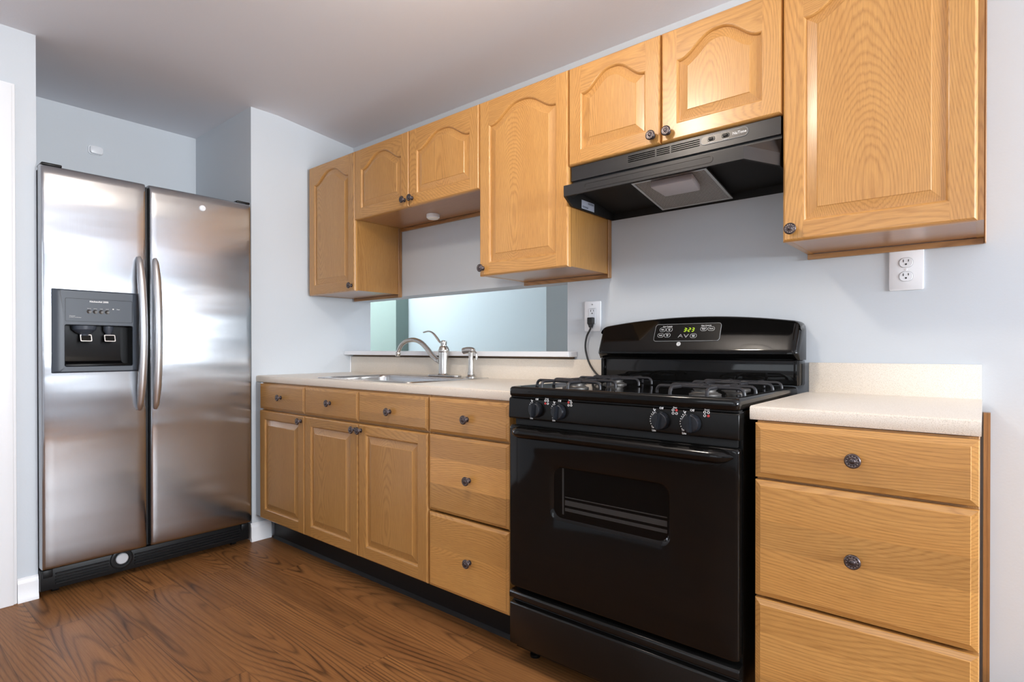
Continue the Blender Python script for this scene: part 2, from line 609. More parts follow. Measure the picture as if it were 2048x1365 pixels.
def build_structure():
    mb = MB(); mb.box(-3.2, XE + .1, YB - .1, 3.2, -0.1, 0.0)
    struct('floor', mb, 'walnut_floor')
    mb = MB()
    mb.prism([(YB - .1, CEIL), (-.50, CEIL), (0, CEIL - .049), (TW, CEIL - .049), (TW + .001, CEIL), (3.2, CEIL), (3.2, CEIL + .1), (YB - .1, CEIL + .1)], SIDE, -3.2, XE + .1)
    struct('ceiling', mb, 'ceiling_paint')
    # back wall with the pass-through, which starts at the left wall
    mb = MB()
    mb.box(X0 - .10, OPX, 0, TW, 0, OPZ0 - .022)
    mb.box(X0, OPX, 0, TW, OPZ1, CEIL)
    mb.box(OPX, XE, 0, TW, 0, CEIL)
    struct('wall_back', mb, 'wall_paint_marked')
    # left walls
    mb = MB()
    mb.prism([(X0, YR), (X0, TW), (XA - .1, TW), (XA - .1, YR)], PLAN, 0, CEIL)
    struct('wall_left', mb, 'wall_paint')
    mb = MB(); mb.box(XA - .1, XA, YL, YR, 0, CEIL)
    struct('wall_alcove', mb, 'wall_paint')
    mb = MB()
    mb.box(XA - .1, X0, -1.655, YL, 0, CEIL)
    mb.box(X0 - .12, X0, -2.50, -1.655, 2.10, CEIL)
    mb.box(X0 - .12, X0, YB, -2.50, 0, CEIL)
    struct('wall_entry', mb, 'wall_paint')
    # right wall with its window, rear wall with one added for ceiling fill
    mb = MB()
    wy0, wy1, wz0, wz1 = -2.35, -0.25, 1.0, 1.80
    mb.box(XE, XE + .1, YB, wy0, 0, CEIL); mb.box(XE, XE + .1, wy1, TW, 0, CEIL)
    mb.box(XE, XE + .1, wy0, wy1, 0, wz0); mb.box(XE, XE + .1, wy0, wy1, wz1, CEIL)
    struct('wall_right', mb, 'wall_paint')
    mb = MB()
    vx0, vx1, vz0, vz1 = 1.6, 3.6, 1.05, 2.15
    mb.box(X0 - .12, vx0, YB - .1, YB, 0, CEIL); mb.box(vx1, XE + .1, YB - .1, YB, 0, CEIL)
    mb.box(vx0, vx1, YB - .1, YB, 0, vz0); mb.box(vx0, vx1, YB - .1, YB, vz1, CEIL)
    struct('wall_rear', mb, 'wall_paint')

    def window(name, frame_boxes, glass):
        mb = MB()
        for b in frame_boxes:
            mb.box(*b, bev=.004, seg=1)
        w = struct(name, mb, 'trim_paint')
        mb = MB(); mb.box(*glass)
        obj('window_pane', mb, 'window_glass', w)
    t = .05
    window('window_1', [(XE + .02, XE + .07, wy0, wy0 + t, wz0, wz1), (XE + .02, XE + .07, wy1 - t, wy1, wz0, wz1),
                        (XE + .02, XE + .07, wy0 + t, wy1 - t, wz0, wz0 + t), (XE + .02, XE + .07, wy0 + t, wy1 - t, wz1 - t, wz1),
                        (XE + .02, XE + .07, -1.32, -1.28, wz0 + t, wz1 - t)], (XE + .04, XE + .046, wy0 + t, wy1 - t, wz0 + t, wz1 - t))

    window('fill_window', [(vx0, vx0 + t, YB - .07, YB - .02, vz0, vz1), (vx1 - t, vx1, YB - .07, YB - .02, vz0, vz1),
                        (vx0 + t, vx1 - t, YB - .07, YB - .02, vz0, vz0 + t), (vx0 + t, vx1 - t, YB - .07, YB - .02, vz1 - t, vz1),
                        (2.58, 2.62, YB - .07, YB - .02, vz0 + t, vz1 - t)], (vx0 + t, vx1 - t, YB - .05, YB - .044, vz0 + t, vz1 - t))  # unseen window invented to go with the ceiling fill light
    # dining room seen through the pass-through: walls stepping back to the right
    mb = MB()
    mb.prism([(-1.1015, 1.345), (0.515, 1.345), (0.515, 3.1), (-1.1015, 3.1)], PLAN, 0, CEIL)
    struct('wall_dining', mb, 'dining_paint')
    mb = MB()
    mb.prism([(-3.2, 1.2), (-1.102, 1.2), (-1.102, 3.1), (-3.2, 3.1)], PLAN, 0, CEIL)
    struct('wall_dining_corner', mb, 'dining_paint_green_dimmed')
    mb = MB(); mb.box(0.515, XE, 3.0, 3.1, 0, CEIL)
    struct('wall_dining_far', mb, 'dining_paint')
    mb = MB(); mb.box(XE, XE + .1, TW, 3.1, 0, CEIL)
    struct('wall_dining_right', mb, 'dining_paint')
    mb = MB()
    mb.box(-2.6, -2.5, TW, .3, 0, CEIL); mb.box(-2.6, -2.5, 1.14, 1.2, 0, CEIL)
    mb.box(-2.6, -2.5, .3, 1.14, 0, .9); mb.box(-2.6, -2.5, .3, 1.14, 2.1, CEIL)
    struct('wall_dining_left', mb, 'dining_paint')
    window('window_2', [(-2.58, -2.53, .3, .34, .9, 2.1), (-2.58, -2.53, 1.10, 1.14, .9, 2.1), (-2.58, -2.53, .34, 1.10, .9, .94),
                        (-2.58, -2.53, .34, 1.10, 2.06, 2.1)], (-2.556, -2.55, .34, 1.10, .94, 2.06))
    mb = MB(); mb.box(-2.6, XA - .1, .05, TW, 0, CEIL)
    struct('wall_dining_partition', mb, 'dining_paint')

    # ledge of the pass-through
    mb = MB()
    pts = [(X0 + .001, -.072), (1.680, -.072), (1.680, -.002), (OPX - .001, -.002), (OPX - .001, TW + .03), (X0 + .001, TW + .03)]
    mb.prism(pts, PLAN, OPZ0 - .021, OPZ0 + .003, bev=.002, seg=1)
    struct('trim_1', mb, 'painted_gloss_white')
    mb = MB(); mb.box(X0 + .025, 1.665, -.020, -.0005, 1.0135, OPZ0 - .0225)
    struct('trim_2', mb, 'raw_wood_gap')
    # filler at the wall beside the base cabinet
    mb = MB(); mb.box(X0 + .0005, .0425, -.632, -.600, .1415, .876)
    struct('trim_3', mb, 'wall_paint')

    # baseboards
    def base_profile(d, h):
        return [(0, 0), (d + .004, 0), (d + .004, .014), (d, .024), (d, h - .022), (d - .004, h - .016), (d - .005, h - .006), (d - .010, h), (0, h)]
    mb = MB()
    pr = base_profile(.016, .100)
    mb.prism(pr, lambda p, q, t: V((X0 + .0005 + p, t, q)), YL - .0005, -1.640)
    struct('baseboard_left', mb, 'trim_paint')
    mb = MB()
    mb.prism(base_profile(.016, .100), lambda p, q, t: V((X0 + .0005 + p, t, q)), YR - .010, -.553)
    struct('baseboard_corner', mb, 'trim_paint')

    # doorway at the far left: casing and slab
    mb = MB()
    mb.box(X0 + .0005, X0 + .018, -1.712, -1.641, .0005, 2.153, bev=.004)
    mb.box(X0 + .018, X0 + .024, -1.700, -1.652, .0005, 2.143, bev=.003)
    mb.box(X0 + .0005, X0 + .018, -2.52, -1.713, 2.090, 2.153, bev=.004)
    mb.box(X0 + .0005, X0 + .018, -2.583, -2.521, .0005, 2.153, bev=.004)
    d = struct('door_1', mb, 'trim_paint')
    mb = MB(); mb.box(X0 - .10, X0 - .06, -2.498, -1.658, .008, 2.097)
    obj('door_slab', mb, 'trim_paint', d)


build_structure()


# ------------------------------------------------------------------ cabinet parts
def arch_fn(xl, xr, zs, h):
    cx, hw = (xl + xr) / 2, (xr - xl) / 2

    def z(x):
        u = abs(x - cx) / hw / 0.93
        return zs if u >= 1 or h == 0 else zs + h * 0.5 * (1 + math.cos(math.pi * u ** 1.28))
    return z


def raised_door(name, parent, x0, x1, z0, z1, yb, yf, arch=0.066, stile=0.055, top=0.043, bottom=0.053, tone=1.0, seed=None, bc=0.0):
    mb = MB()
    e = .007
    xl, xr = x0 + stile, x1 - stile
    zb = z0 + bottom
    zs = z1 - top - arch
    az = arch_fn(xl, xr, zs, arch)
    N = 28 if arch else 1
    xs = [xl + (xr - xl) * i / N for i in range(N + 1)]
    Q = mb.face
    # outer edge section: distance inward, depth behind the face
    def edge(side, pts_of):
        sec = [(0, yb), (0, yf + .009), (.0015, yf + .005), (.004, yf + .0015), (.007, yf)]
        mb.grid([pts_of(i, y) for i, y in sec])
    T = lambda: tone * random.uniform(.95, 1.05)
    # left and right stiles
    for s in (0, 1):
        xo, xi = (x0, xl) if s == 0 else (x1, xr)
        sg = 1 if s == 0 else -1
        mb.board('z', tone=T(), center=((xo + xi) / 2, yf, 0))
        Q([(xo + sg * e, yf, z0 + e), (xi, yf, z0 + e), (xi, yf, z1 - e), (xo + sg * e, yf, z1 - e)])
        edge(s, lambda i, y: [(xo + sg * i, y, z0 + i), (xo + sg * i, y, z1 - i)])
        edge(s, lambda i, y: [(xo + sg * i, y, z0 + i), (xi, y, z0 + i)])
        edge(s, lambda i, y: [(xo + sg * i, y, z1 - i), (xi, y, z1 - i)])
    # rails
    mb.board('x', tone=T(), center=(0, yf, z1 - top / 2))
    mb.grid([[(x, yf, az(x)) for x in xs], [(x, yf, z1 - e) for x in xs]])
    edge(2, lambda i, y: [(xl, y, z1 - i), (xr, y, z1 - i)])
    mb.board('x', tone=T(), center=(0, yf, z0 + bottom / 2))
    Q([(xl, yf, z0 + e), (xr, yf, z0 + e), (xr, yf, zb), (xl, yf, zb)])
    edge(3, lambda i, y: [(xl, y, z0 + i), (xr, y, z0 + i)])

    # inner contours
    def contour(o):
        if not arch:
            return [xl + o, xr - o], [zs - o, zs - o]
        dense = [xl + (xr - xl) * k / 240 for k in range(241)]
        off = []
        for k, x in enumerate(dense):
            h = 1e-4
            sl = (az(x + h) - az(x - h)) / (2 * h)
            L = math.hypot(1, sl)
            off.append((x + o * sl / L, az(x) - o / L))
        X = [xl + o + (xr - xl - 2 * o) * k / N for k in range(N + 1)]
        Z = []
        for x in X:
            best = None
            for (xa, za), (xb, zb_) in zip(off, off[1:]):
                if min(xa, xb) - 1e-9 <= x <= max(xa, xb) + 1e-9:
                    zz = za if abs(xb - xa) < 1e-12 else za + (zb_ - za) * (x - xa) / (xb - xa)
                    best = zz if best is None else min(best, zz)
            Z.append(best if best is not None else zs - o)
        return X, Z

    stick = [(0, 0), (.0015, .0004), (.004, .002), (.0065, .0055), (.0075, .009), (.0085, .009)]
    panel = [(.0085, .009), (.010, .0088), (.036, .0022), (.0375, .0008), (.038, .0005)]
    for prof, isframe in ((stick, True), (panel, False)):
        cs = [(contour(o), o, yf + d) for o, d in prof]
        if not isframe:
            mb.board('z', bc=bc, tone=T(), seed=seed, center=((x0 + x1) / 2, yf, 0))
        if isframe:
            mb.board('x', tone=T(), center=(0, yf, z1 - top / 2))
        mb.grid([[(x, y, z) for x, z in zip(*c)] for c, o, y in cs])
        if isframe:
            mb.board('x', tone=T(), center=(0, yf, z0 + bottom / 2))
        mb.grid([[(xl + o, y, zb + o), (xr - o, y, zb + o)] for c, o, y in cs])
        for s in (0, 1):
            if isframe:
                mb.board('z', tone=T(), center=(xl if s == 0 else xr, yf, 0))
            mb.grid([[((xl + o) if s == 0 else (xr - o), y, zb + o), ((xl + o) if s == 0 else (xr - o), y, c[1][0])] for c, o, y in cs])
        if not isframe:
            c, o, y = cs[-1]
            mb.grid([[(x, y, zb + o) for x in c[0]], [(x, y, z) for x, z in zip(*c)]])
    mb.board('z', tone=tone)
    Q([(x0, yb, z0), (x0, yb, z1), (x1, yb, z1), (x1, yb, z0)])
    bmesh.ops.remove_doubles(mb.bm, verts=[], dist=1e-6)
    return obj(name, mb, 'oak', parent, sharp=28)


def slab_front(name, parent, x0, x1, z0, z1, yb, yf, strips, tones, bevel=.012, bcs=None):
    """Drawer front of horizontal glued boards with a sloped edge."""
    mb = MB()
    e = bevel
    d1, d0 = .005, .0015                    # slope depth, small step
    zc = [z0] + [z0 + (z1 - z0) * s for s in strips] + [z1]
    for i in range(len(zc) - 1):
        a, b = zc[i], zc[i + 1]
        za = a + e if i == 0 else a
        zb = b - e if i == len(zc) - 2 else b
        mb.board('x', tone=tones[i], bc=(bcs[i] if bcs else random.choice((-1, 1)) * random.uniform(.06, .13)), center=((x0 + x1) / 2, yf, (a + b) / 2))
        mb.face([(x0 + e, yf, za), (x1 - e, yf, za), (x1 - e, yf, zb), (x0 + e, yf, zb)])
        sec = [(0, yb), (0, yf + d1 + .003), (.0015, yf + d1), (e - .0012, yf + d0), (e, yf)]
        lo = lambda q: (a + q) if i == 0 else a
        hi = lambda q: (b - q) if i == len(zc) - 2 else b
        mb.grid([[(x0 + q, y, lo(q)), (x0 + q, y, hi(q))] for q, y in sec])
        mb.grid([[(x1 - q, y, lo(q)), (x1 - q, y, hi(q))] for q, y in sec])
        if i == 0:
            mb.grid([[(x0 + q, y, z0 + q), (x1 - q, y, z0 + q)] for q, y in sec])
        if i == len(zc) - 2:
            mb.grid([[(x0 + q, y, z1 - q), (x1 - q, y, z1 - q)] for q, y in sec])
        mb.face([(x0, yb, a), (x1, yb, a), (x1, yb, b), (x0, yb, b)])
    return obj(name, mb, 'oak', parent, sharp=18)


def knob(parent, x, z, yf):
    """Round cabinet knob on a stem, ringed face, pointing to the room (-y)."""
    mb = MB()
    mb.lathe([(.0095, 0), (.0095, .0018), (.0070, .0032), (.0046, .0055), (.0040, .010), (.0048, .0145), (.0085, .0172), (.0150, .0185), (.0168, .0200),
              (.0166, .0222), (.0150, .0240), (.0138, .0246), (.0128, .0238), (.0096, .0241), (.0086, .0252), (.0065, .0250),
              (.0055, .0262), (.003, .0272), (0, .0274)], (x, yf - .0003, z), (0, -1, 0), 28)
    k = obj('knob', mb, 'knob_metal', parent, sharp=50)
    mb = MB()
    for i in range(12):
        a = 2 * math.pi * i / 12
        mb.lathe([(.0016, 0), (.0014, .0008), (0, .0011)], (x + .0112 * math.cos(a), yf - .0240, z + .0112 * math.sin(a)), (0, -1, 0), 6)
    obj('bead_ring', mb, 'knob_highlight', k)
    return k


ZT, ZB, ZS = 2.128, 1.373, 1.754
YU, YUB = -.3233, -.3025
XU = [0.0, .4617, .9114, 1.3828, 1.8492, 2.2259, 2.6097, 3.0574]
G = .0012


def wall_cabinet(label, x0, x1, zb, doors, cleat=True, tone=1.0, expose_right=False, expose_left=False):
    """doors: list of (x0, x1, knob_x, knob_z)."""
    t = thing('wall_cabinet', label, 'cabinet', ((x0 + x1) / 2, -.15, zb), 'oak wall cabinets')
    mb = MB()
    st = .018
    zq = zb + .003
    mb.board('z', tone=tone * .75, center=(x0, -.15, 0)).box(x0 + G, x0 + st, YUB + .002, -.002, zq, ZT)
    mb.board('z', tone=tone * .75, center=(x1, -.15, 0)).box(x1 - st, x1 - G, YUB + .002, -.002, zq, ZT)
    mb.board('x', tone=tone * .97).box(x0 + st, x1 - st, YUB + .002, -.002, ZT - .018, ZT)
    mb.board('x', tone=tone * .97).box(x0 + st, x1 - st, -.008, -.002, zq + .02, ZT - .018)
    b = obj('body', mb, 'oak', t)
    mb = MB()
    mb.board('x', tone=tone * .92, center=(0, -.15, zb)).box(x0 + st, x1 - st, YUB + .002, -.014, zq + .001, zq + .018)
    obj('bottom_panel', mb, 'oak_shelf', t)
    if cleat:
        mb = MB()
        mb.board('x', tone=tone, center=(0, 0, zb)).box(x0 + G, x1 - G, -.0135, -.0015, zb - .0145, zq - .0002, bev=.001, seg=1)
        if expose_right:
            mb.board('z', tone=tone * 1.02).box(x1 - G, x1 + .004, -.028, -.0015, zb - .0145, ZT, bev=.002, seg=1)
        obj('scribe_moulding', mb, 'oak_scribe', t)
    for i, (a, c, kx, kz, kw) in enumerate(doors):
        d = raised_door('door', t, a + G, c - G, zb, ZT - .002, YUB, YU, tone=tone * kw.pop('tone', 1.0), **kw)
        knob(d, kx, kz, YU)
    return t


wall_cabinet('narrow oak wall cabinet in the corner beside the refrigerator wall, arched door, knob lower right', XU[0] + X0 + .022, XU[1], ZB,
             [(XU[0] + .002, XU[1], .4345, 1.403, dict(seed=3.0, bc=.10))], expose_right=True, tone=.87)
wall_cabinet('short two-door oak wall cabinet above the sink with a puck light underneath', XU[1], XU[3], ZS,
             [(XU[1], XU[2], .882, 1.790, dict(tone=.93, arch=.064, seed=14.2, bc=-.12)), (XU[2], XU[3], .938, 1.790, dict(arch=.064, seed=21.7, bc=.02))])
wall_cabinet('tall single-door oak wall cabinet between the sink and the range hood, knob lower left', XU[3], XU[4], ZB,
             [(XU[3], XU[4], 1.406, 1.406, dict(seed=33.5, bc=.03))], expose_right=True)
wall_cabinet('short two-door oak wall cabinet directly above the black range hood', XU[4], XU[6], ZS,
             [(XU[4], XU[5], 2.1975, 1.784, dict(arch=.064, seed=41.0, bc=.14)), (XU[5], XU[6], 2.2535, 1.785, dict(arch=.064, seed=52.3, bc=.04))],
             cleat=False)
wall_cabinet('large single-door oak wall cabinet at the right end above the double outlet', XU[6], XU[7] + .012, ZB,
             [(XU[6], XU[7], 2.6365, 1.406, dict(seed=61.4, bc=.0))], expose_right=True)


# ------------------------------------------------------------------ base cabinets
YD, YDB = -.6438, -.6225
XD = [.0449, .5036, .9501, 1.408, 1.823]
XR0, XR1 = 2.6285, 3.0627
DZ0, DZ1, HZ0, HZ1 = .1393, .7277, .736, .870


def base_body(t, x0, x1, tone=.95):
    mb = MB()
    s = .018
    yb = -.002
    mb.board('z', tone=tone).box(x0 + G, x0 + s, YDB + .001, yb, .1415, .876)
    mb.board('z', tone=tone).box(x1 - s, x1 - G, YDB + .001, yb, .1415, .876)
    mb.board('x', tone=tone).box(x0 + s, x1 - s, YDB + .001, yb, .1415, .158)
    mb.board('x', tone=tone).box(x0 + s, x1 - s, -.012, yb, .158, .876)
    mb.board('x', tone=tone * .8).box(x0 + s, x1 - s, YDB + .001, YDB + .019, .722, .752)
    mb.board('x', tone=tone * .8).box(x0 + s, x1 - s, YDB + .001, YDB + .019, .850, .876)
    obj('body', mb, 'oak', t)


def wrk(a, b):
    return a + G, b - G


t = thing('base_cabinet', 'narrow oak base cabinet in the corner by the refrigerator, one drawer over one door', 'cabinet', (.27, -.31, .105), 'oak base cabinets')
base_body(t, XD[0], XD[1])
d = slab_front('drawer', t, *wrk(XD[0], XD[1]), HZ0, HZ1, YDB, YD, [.48], [0.744, 0.837]); knob(d, .277, .806, YD)
d = raised_door('door', t, *wrk(XD[0], XD[1]), DZ0, DZ1, YDB, YD, arch=0, tone=0.736, seed=5, bc=.13); knob(d, .4745, .7005, YD)
t = thing('base_cabinet', 'wide oak sink base cabinet with two doors below two drawer fronts', 'cabinet', (.95, -.31, .105), 'oak base cabinets')
base_body(t, XD[1], XD[3])
d = slab_front('false_drawer_front', t, *wrk(XD[1], XD[2]), HZ0, HZ1, YDB, YD, [.5], [0.800, 0.818]); knob(d, .730, .805, YD)
d = slab_front('false_drawer_front', t, *wrk(XD[2], XD[3]), HZ0, HZ1, YDB, YD, [.36, .7], [0.744, 0.893, 0.800]); knob(d, 1.176, .797, YD)
d = raised_door('door', t, *wrk(XD[1], XD[2]), DZ0, DZ1, YDB, YD, arch=0, tone=0.782, seed=9.4, bc=.10); knob(d, .9265, .700, YD)
d = raised_door('door', t, *wrk(XD[2], XD[3]), DZ0, DZ1, YDB, YD, arch=0, tone=0.828, seed=12.1, bc=.05); knob(d, .9735, .700, YD)
t = thing('base_cabinet', 'oak base cabinet with three stacked drawers left of the black range', 'cabinet', (1.61, -.31, .105), 'oak base cabinets')
base_body(t, XD[3], XD[4])
d = slab_front('drawer', t, *wrk(XD[3] + .004, XD[4]), HZ0, HZ1, YDB, YD, [.55], [0.856, 0.874]); knob(d, 1.6235, .800, YD)
d = slab_front('drawer', t, *wrk(XD[3] + .004, XD[4]), .4345, .7285, YDB, YD, [.36, .70], [0.800, 1.116, 0.837]); knob(d, 1.634, .5785, YD)
d = slab_front('drawer', t, *wrk(XD[3] + .004, XD[4]), DZ0, .4265, YDB, YD, [.55], [1.023, 0.911]); knob(d, 1.636, .2795, YD)
t = thing('base_cabinet', 'oak base cabinet with three stacked drawers at the right end, right of the range', 'cabinet', (2.845, -.31, .105), 'oak base cabinets')
base_body(t, XR0, XR1)
d = slab_front('drawer', t, XR0, XR1, HZ0, HZ1 + .002, YDB, YD, [.52], [.96, 1.07], bevel=.014); knob(d, 2.8445, .806, YD)
d = slab_front('drawer', t, XR0, XR1, .4405, .7300, YDB, YD, [.42, .66], [1.06, .90, 1.04], bevel=.014); knob(d, 2.8445, .580, YD)
d = slab_front('drawer', t, XR0, XR1, DZ0, .4340, YDB, YD, [.35, .72], [.93, 1.08, 1.0], bevel=.014); knob(d, 2.8445, .285, YD)
mb = MB(); mb.board('z', tone=.85).box(XR1 + .006, 3.0838, -.030, -.0015, .001, .8755)
obj('scribe_strip', mb, 'oak_scribe', t)
mb = MB(); mb.box(XR0 + .002, XR1 - .002, -.545, -.525, .001, .1410)
obj('toe_kick', mb, 'plinth_black', t)
mb = MB(); mb.box(X0 + .035, XD[4] - .002, -.545, -.525, .0005, .1410)
mb.prism([(-.557, .0005), (-.5455, .0005), (-.5455, .014), (-.549, .010)], SIDE, X0 + .035, XD[4] - .002)
struct('baseboard_toe_kick', mb, 'plinth_black')


# ------------------------------------------------------------------ counters
ZC, ZCB, YC = .9124, .8784, -.6312


def counter(label, x0, x1, hole=None):
    t = thing('countertop', label, 'countertop', ((x0 + x1) / 2, -.3, ZCB), 'speckled laminate countertops')
    mb = MB()
    prof = [(-.021, ZC), (YC + .010, ZC), (YC + .005, ZC - .0012), (YC + .0015, ZC - .004), (YC, ZC - .009), (YC, ZCB + .005),
            (YC + .002, ZCB), (YC + .06, ZCB), (YC + .06, ZC - .02), (-.021, ZC - .02)]
    if not hole:
        mb.prism(prof, SIDE, x0, x1)
    else:
        hx0, hx1, hy0, hy1 = hole
        mb.prism(prof, SIDE, x0, hx0)
        mb.prism(prof, SIDE, hx1, x1)
        fr = [p for p in prof if p[0] < hy0]
        fr = [(hy0, ZC)] + [(p[0], p[1]) for p in prof[1:9]] + [(hy0, ZC - .02)]
        mb.prism(fr, SIDE, hx0, hx1)
        mb.prism([(-.021, ZC), (hy1, ZC), (hy1, ZC - .02), (-.021, ZC - .02)], SIDE, hx0, hx1)
        bmesh.ops.remove_doubles(mb.bm, verts=mb.bm.verts, dist=1e-5)
    obj('worktop', mb, 'laminate', t)
    mb = MB()
    mb.box(x0 + (.003 if hole else .004), x1 - .001, -.0205, -.0012, ZC - .02, 1.0112, bev=.002, seg=2)
    obj('backsplash', mb, 'laminate', t)
    if hole:
        mb = MB()
        mb.box(x0 - .0004, x0 + .003, -.030, -.0212, ZC + .0002, 1.012)
        obj('caulk_line', mb, 'painted_gloss_white', t)
    return t


SX0, SX1, SY0, SY1 = .490, 1.205, -.575, -.045
counter('long beige laminate countertop holding the sink, left of the range', X0 + .002, 1.8228, (SX0 + .012, SX1 - .012, SY0 + .012, SY1 - .012))
counter('short pale laminate countertop on the right-hand drawers, right of the range', 2.613, 3.0655)

# ------------------------------------------------------------------ sink, faucet, sprayer
t = thing('kitchen_sink', 'stainless steel drop-in sink set in the long countertop', 'sink', (.85, -.31, ZC))
mb = MB()
zr = ZC + .0005


def sink_ring(x0, x1, y0, y1, r, z):
    return [(p, q, z) for p, q in rrect((x0 + x1) / 2, (y0 + y1) / 2, x1 - x0, y1 - y0, r, 5)]


def bowl(mb, x0, x1, y0, y1):
    rows = [sink_ring(x0 - .004, x1 + .004, y0 - .004, y1 + .004, .055, zr + .0035), sink_ring(x0, x1, y0, y1, .05, zr + .001),
            sink_ring(x0 + .003, x1 - .003, y0 + .003, y1 - .003, .048, zr - .01), sink_ring(x0 + .010, x1 - .010, y0 + .010, y1 - .010, .048, zr - .15),
            sink_ring(x0 + .035, x1 - .035, y0 + .035, y1 - .035, .05, zr - .175), sink_ring(x0 + .12, x1 - .12, y0 + .12, y1 - .12, .02, zr - .18)]
    vs = mb.grid(rows, closed_u=True)
    mb.cap(vs[-1])


bx0, bx1, by0, by1 = SX0 + .035, SX1 - .035, SY0 + .035, SY1 - .125
outer = [sink_ring(SX0, SX1, SY0, SY1, .03, zr), sink_ring(SX0 + .002, SX1 - .002, SY0 + .002, SY1 - .002, .03, zr + .004),
         sink_ring(SX0 + .010, SX1 - .010, SY0 + .010, SY1 - .010, .03, zr + .004), sink_ring(bx0 - .004, bx1 + .004, by0 - .004, by1 + .004, .055, zr + .0035)]
mb.grid(outer, closed_u=True)
bowl(mb, bx0, bx1, by0, by1)
obj('basin', mb, 'sink_steel', t, sharp=50)
mb = MB()
cxs, cys = (bx0 + bx1) / 2, (by0 + by1) / 2
mb.lathe([(.045, 0), (.045, .003), (.036, .004), (.030, .001), (.004, .001), (.004, .006), (0, .0065)], (cxs, cys, zr - .1795), (0, 0, 1))
obj('strainer', mb, 'chrome', t)

FX, FY = .934, -.112
DZ = zr + .0042
t = thing('faucet', 'brushed nickel single-lever kitchen faucet with a curved spout behind the sink', 'faucet', (FX, FY, DZ))
mb = MB()
mb.prism(rrect(FX + .005, FY, .225, .058, .028), PLAN, DZ + .0003, DZ + .008, bev=.003)
mb.lathe([(.032, .008), (.029, .012), (.0275, .014)], (FX, FY, DZ), (0, 0, 1))
obj('deck_plate', mb, 'brushed_nickel', t)
mb = MB()
mb.lathe([(.0275, .0125), (.0262, .016), (.0255, .10), (.0255, .124), (.0285, .127), (.0295, .133), (.0285, .139), (.0262, .142), (.0255, .146),
          (.022, .152), (.0165, .156), (.0150, .160), (.0160, .166), (.0170, .174), (.0150, .181), (.0085, .185), (0, .186)], (FX, FY, DZ), (0, 0, 1), 28)
obj('faucet_body', mb, 'brushed_nickel', t)
mb = MB()
sp = [(FX - .012, .080), (FX - .030, .079), (FX - .052, .086), (FX - .085, .107), (FX - .125, .143), (FX - .165, .172), (FX - .205, .187), (FX - .250, .190),
      (FX - .295, .182), (FX - .330, .163), (FX - .350, .139), (FX - .358, .119)]


def smooth_path(pts, k=4):
    P = [V(p) for p in pts]
    out = []
    for i in range(len(P) - 1):
        p0, p1, p2, p3 = P[max(i - 1, 0)], P[i], P[i + 1], P[min(i + 2, len(P) - 1)]
        for j in range(k):
            u = j / k
            out.append(0.5 * ((2 * p1) + (p2 - p0) * u + (2 * p0 - 5 * p1 + 4 * p2 - p3) * u * u + (3 * p1 - p0 - 3 * p2 + p3) * u ** 3))
    out.append(P[-1])
    return out


path = smooth_path([(x, FY - .02 * (FX - x), DZ + h) for x, h in sp])
mb.tube(path, [.0145 - .0035 * i / (len(path) - 1) for i in range(len(path))], 16)
e1 = path[-1]; dr = (path[-1] - path[-3]).normalized()
mb.lathe([(.0115, -.006), (.0145, -.002), (.0150, .004), (.0135, .008), (.0135, .018), (.0115, .020), (0, .020)], e1, dr, 18)
mb.lathe([(.019, 0), (.0185, .007), (.0150, .014)], (FX - .022, FY, DZ + .080), (-1, 0, .05), 18)
obj('spout', mb, 'brushed_nickel', t)
mb = MB()
lp = smooth_path([(FX - .004, FY, DZ + .168), (FX - .028, FY, DZ + .176), (FX - .052, FY - .001, DZ + .200), (FX - .080, FY - .002, DZ + .224),
                  (FX - .112, FY - .003, DZ + .234), (FX - .150, FY - .004, DZ + .229)])
mb.tube(lp, [.0075 - .002 * abs(i / (len(lp) - 1) - .45) for i in range(len(lp))], 12, flat=((0, 0, 1), .6))
obj('lever', mb, 'brushed_nickel', t)

HX, HY = 1.130, -.112
t = thing('side_sprayer', 'brushed nickel side sprayer standing right of the faucet', 'sprayer', (HX, HY, DZ))
mb = MB()
mb.lathe([(.026, .0003), (.026, .004), (.021, .008), (.0165, .012), (.0185, .016), (.0175, .022), (.015, .030), (.0135, .06), (.0125, .11)], (HX, HY, DZ), (0, 0, 1), 20)
obj('handle', mb, 'brushed_nickel', t)
mb = MB()
hp = smooth_path([(HX + .016, HY, DZ + .128), (HX + .004, HY, DZ + .135), (HX - .022, HY - .002, DZ + .135), (HX - .047, HY - .004, DZ + .131)])
mb.tube(hp, [.012, .0135, .0145, .015, .0155, .0155, .016, .016, .0165, .0165, .0165, .0165, .0165][:len(hp)], 16)
mb.lathe([(.0125, .10), (.0135, .115), (.0140, .128)], (HX, HY, DZ), (0, 0, 1), 16)
obj('spray_head', mb, 'brushed_nickel', t)
mb = MB()
mb.tube(smooth_path([(HX + .012, HY, DZ + .134), (HX + .028, HY, DZ + .124), (HX + .036, HY, DZ + .106), (HX + .040, HY, DZ + .088)]), .0042, 8,
        flat=((0, 1, 0), 1.6))
obj('trigger', mb, 'brushed_nickel', t)

# ------------------------------------------------------------------ range hood
t = thing('range_hood', 'black under-cabinet range hood with vent slots and mesh filter above the range', 'range hood', (2.228, -.15, 1.60))
HX0, HX1 = 1.8555, 2.603
mb = MB()
yf = -.3095
slots = [(2.096, 2.199), (2.205, 2.2525), (2.2575, 2.356)]
zs0, zs1 = 1.7195, 1.7425
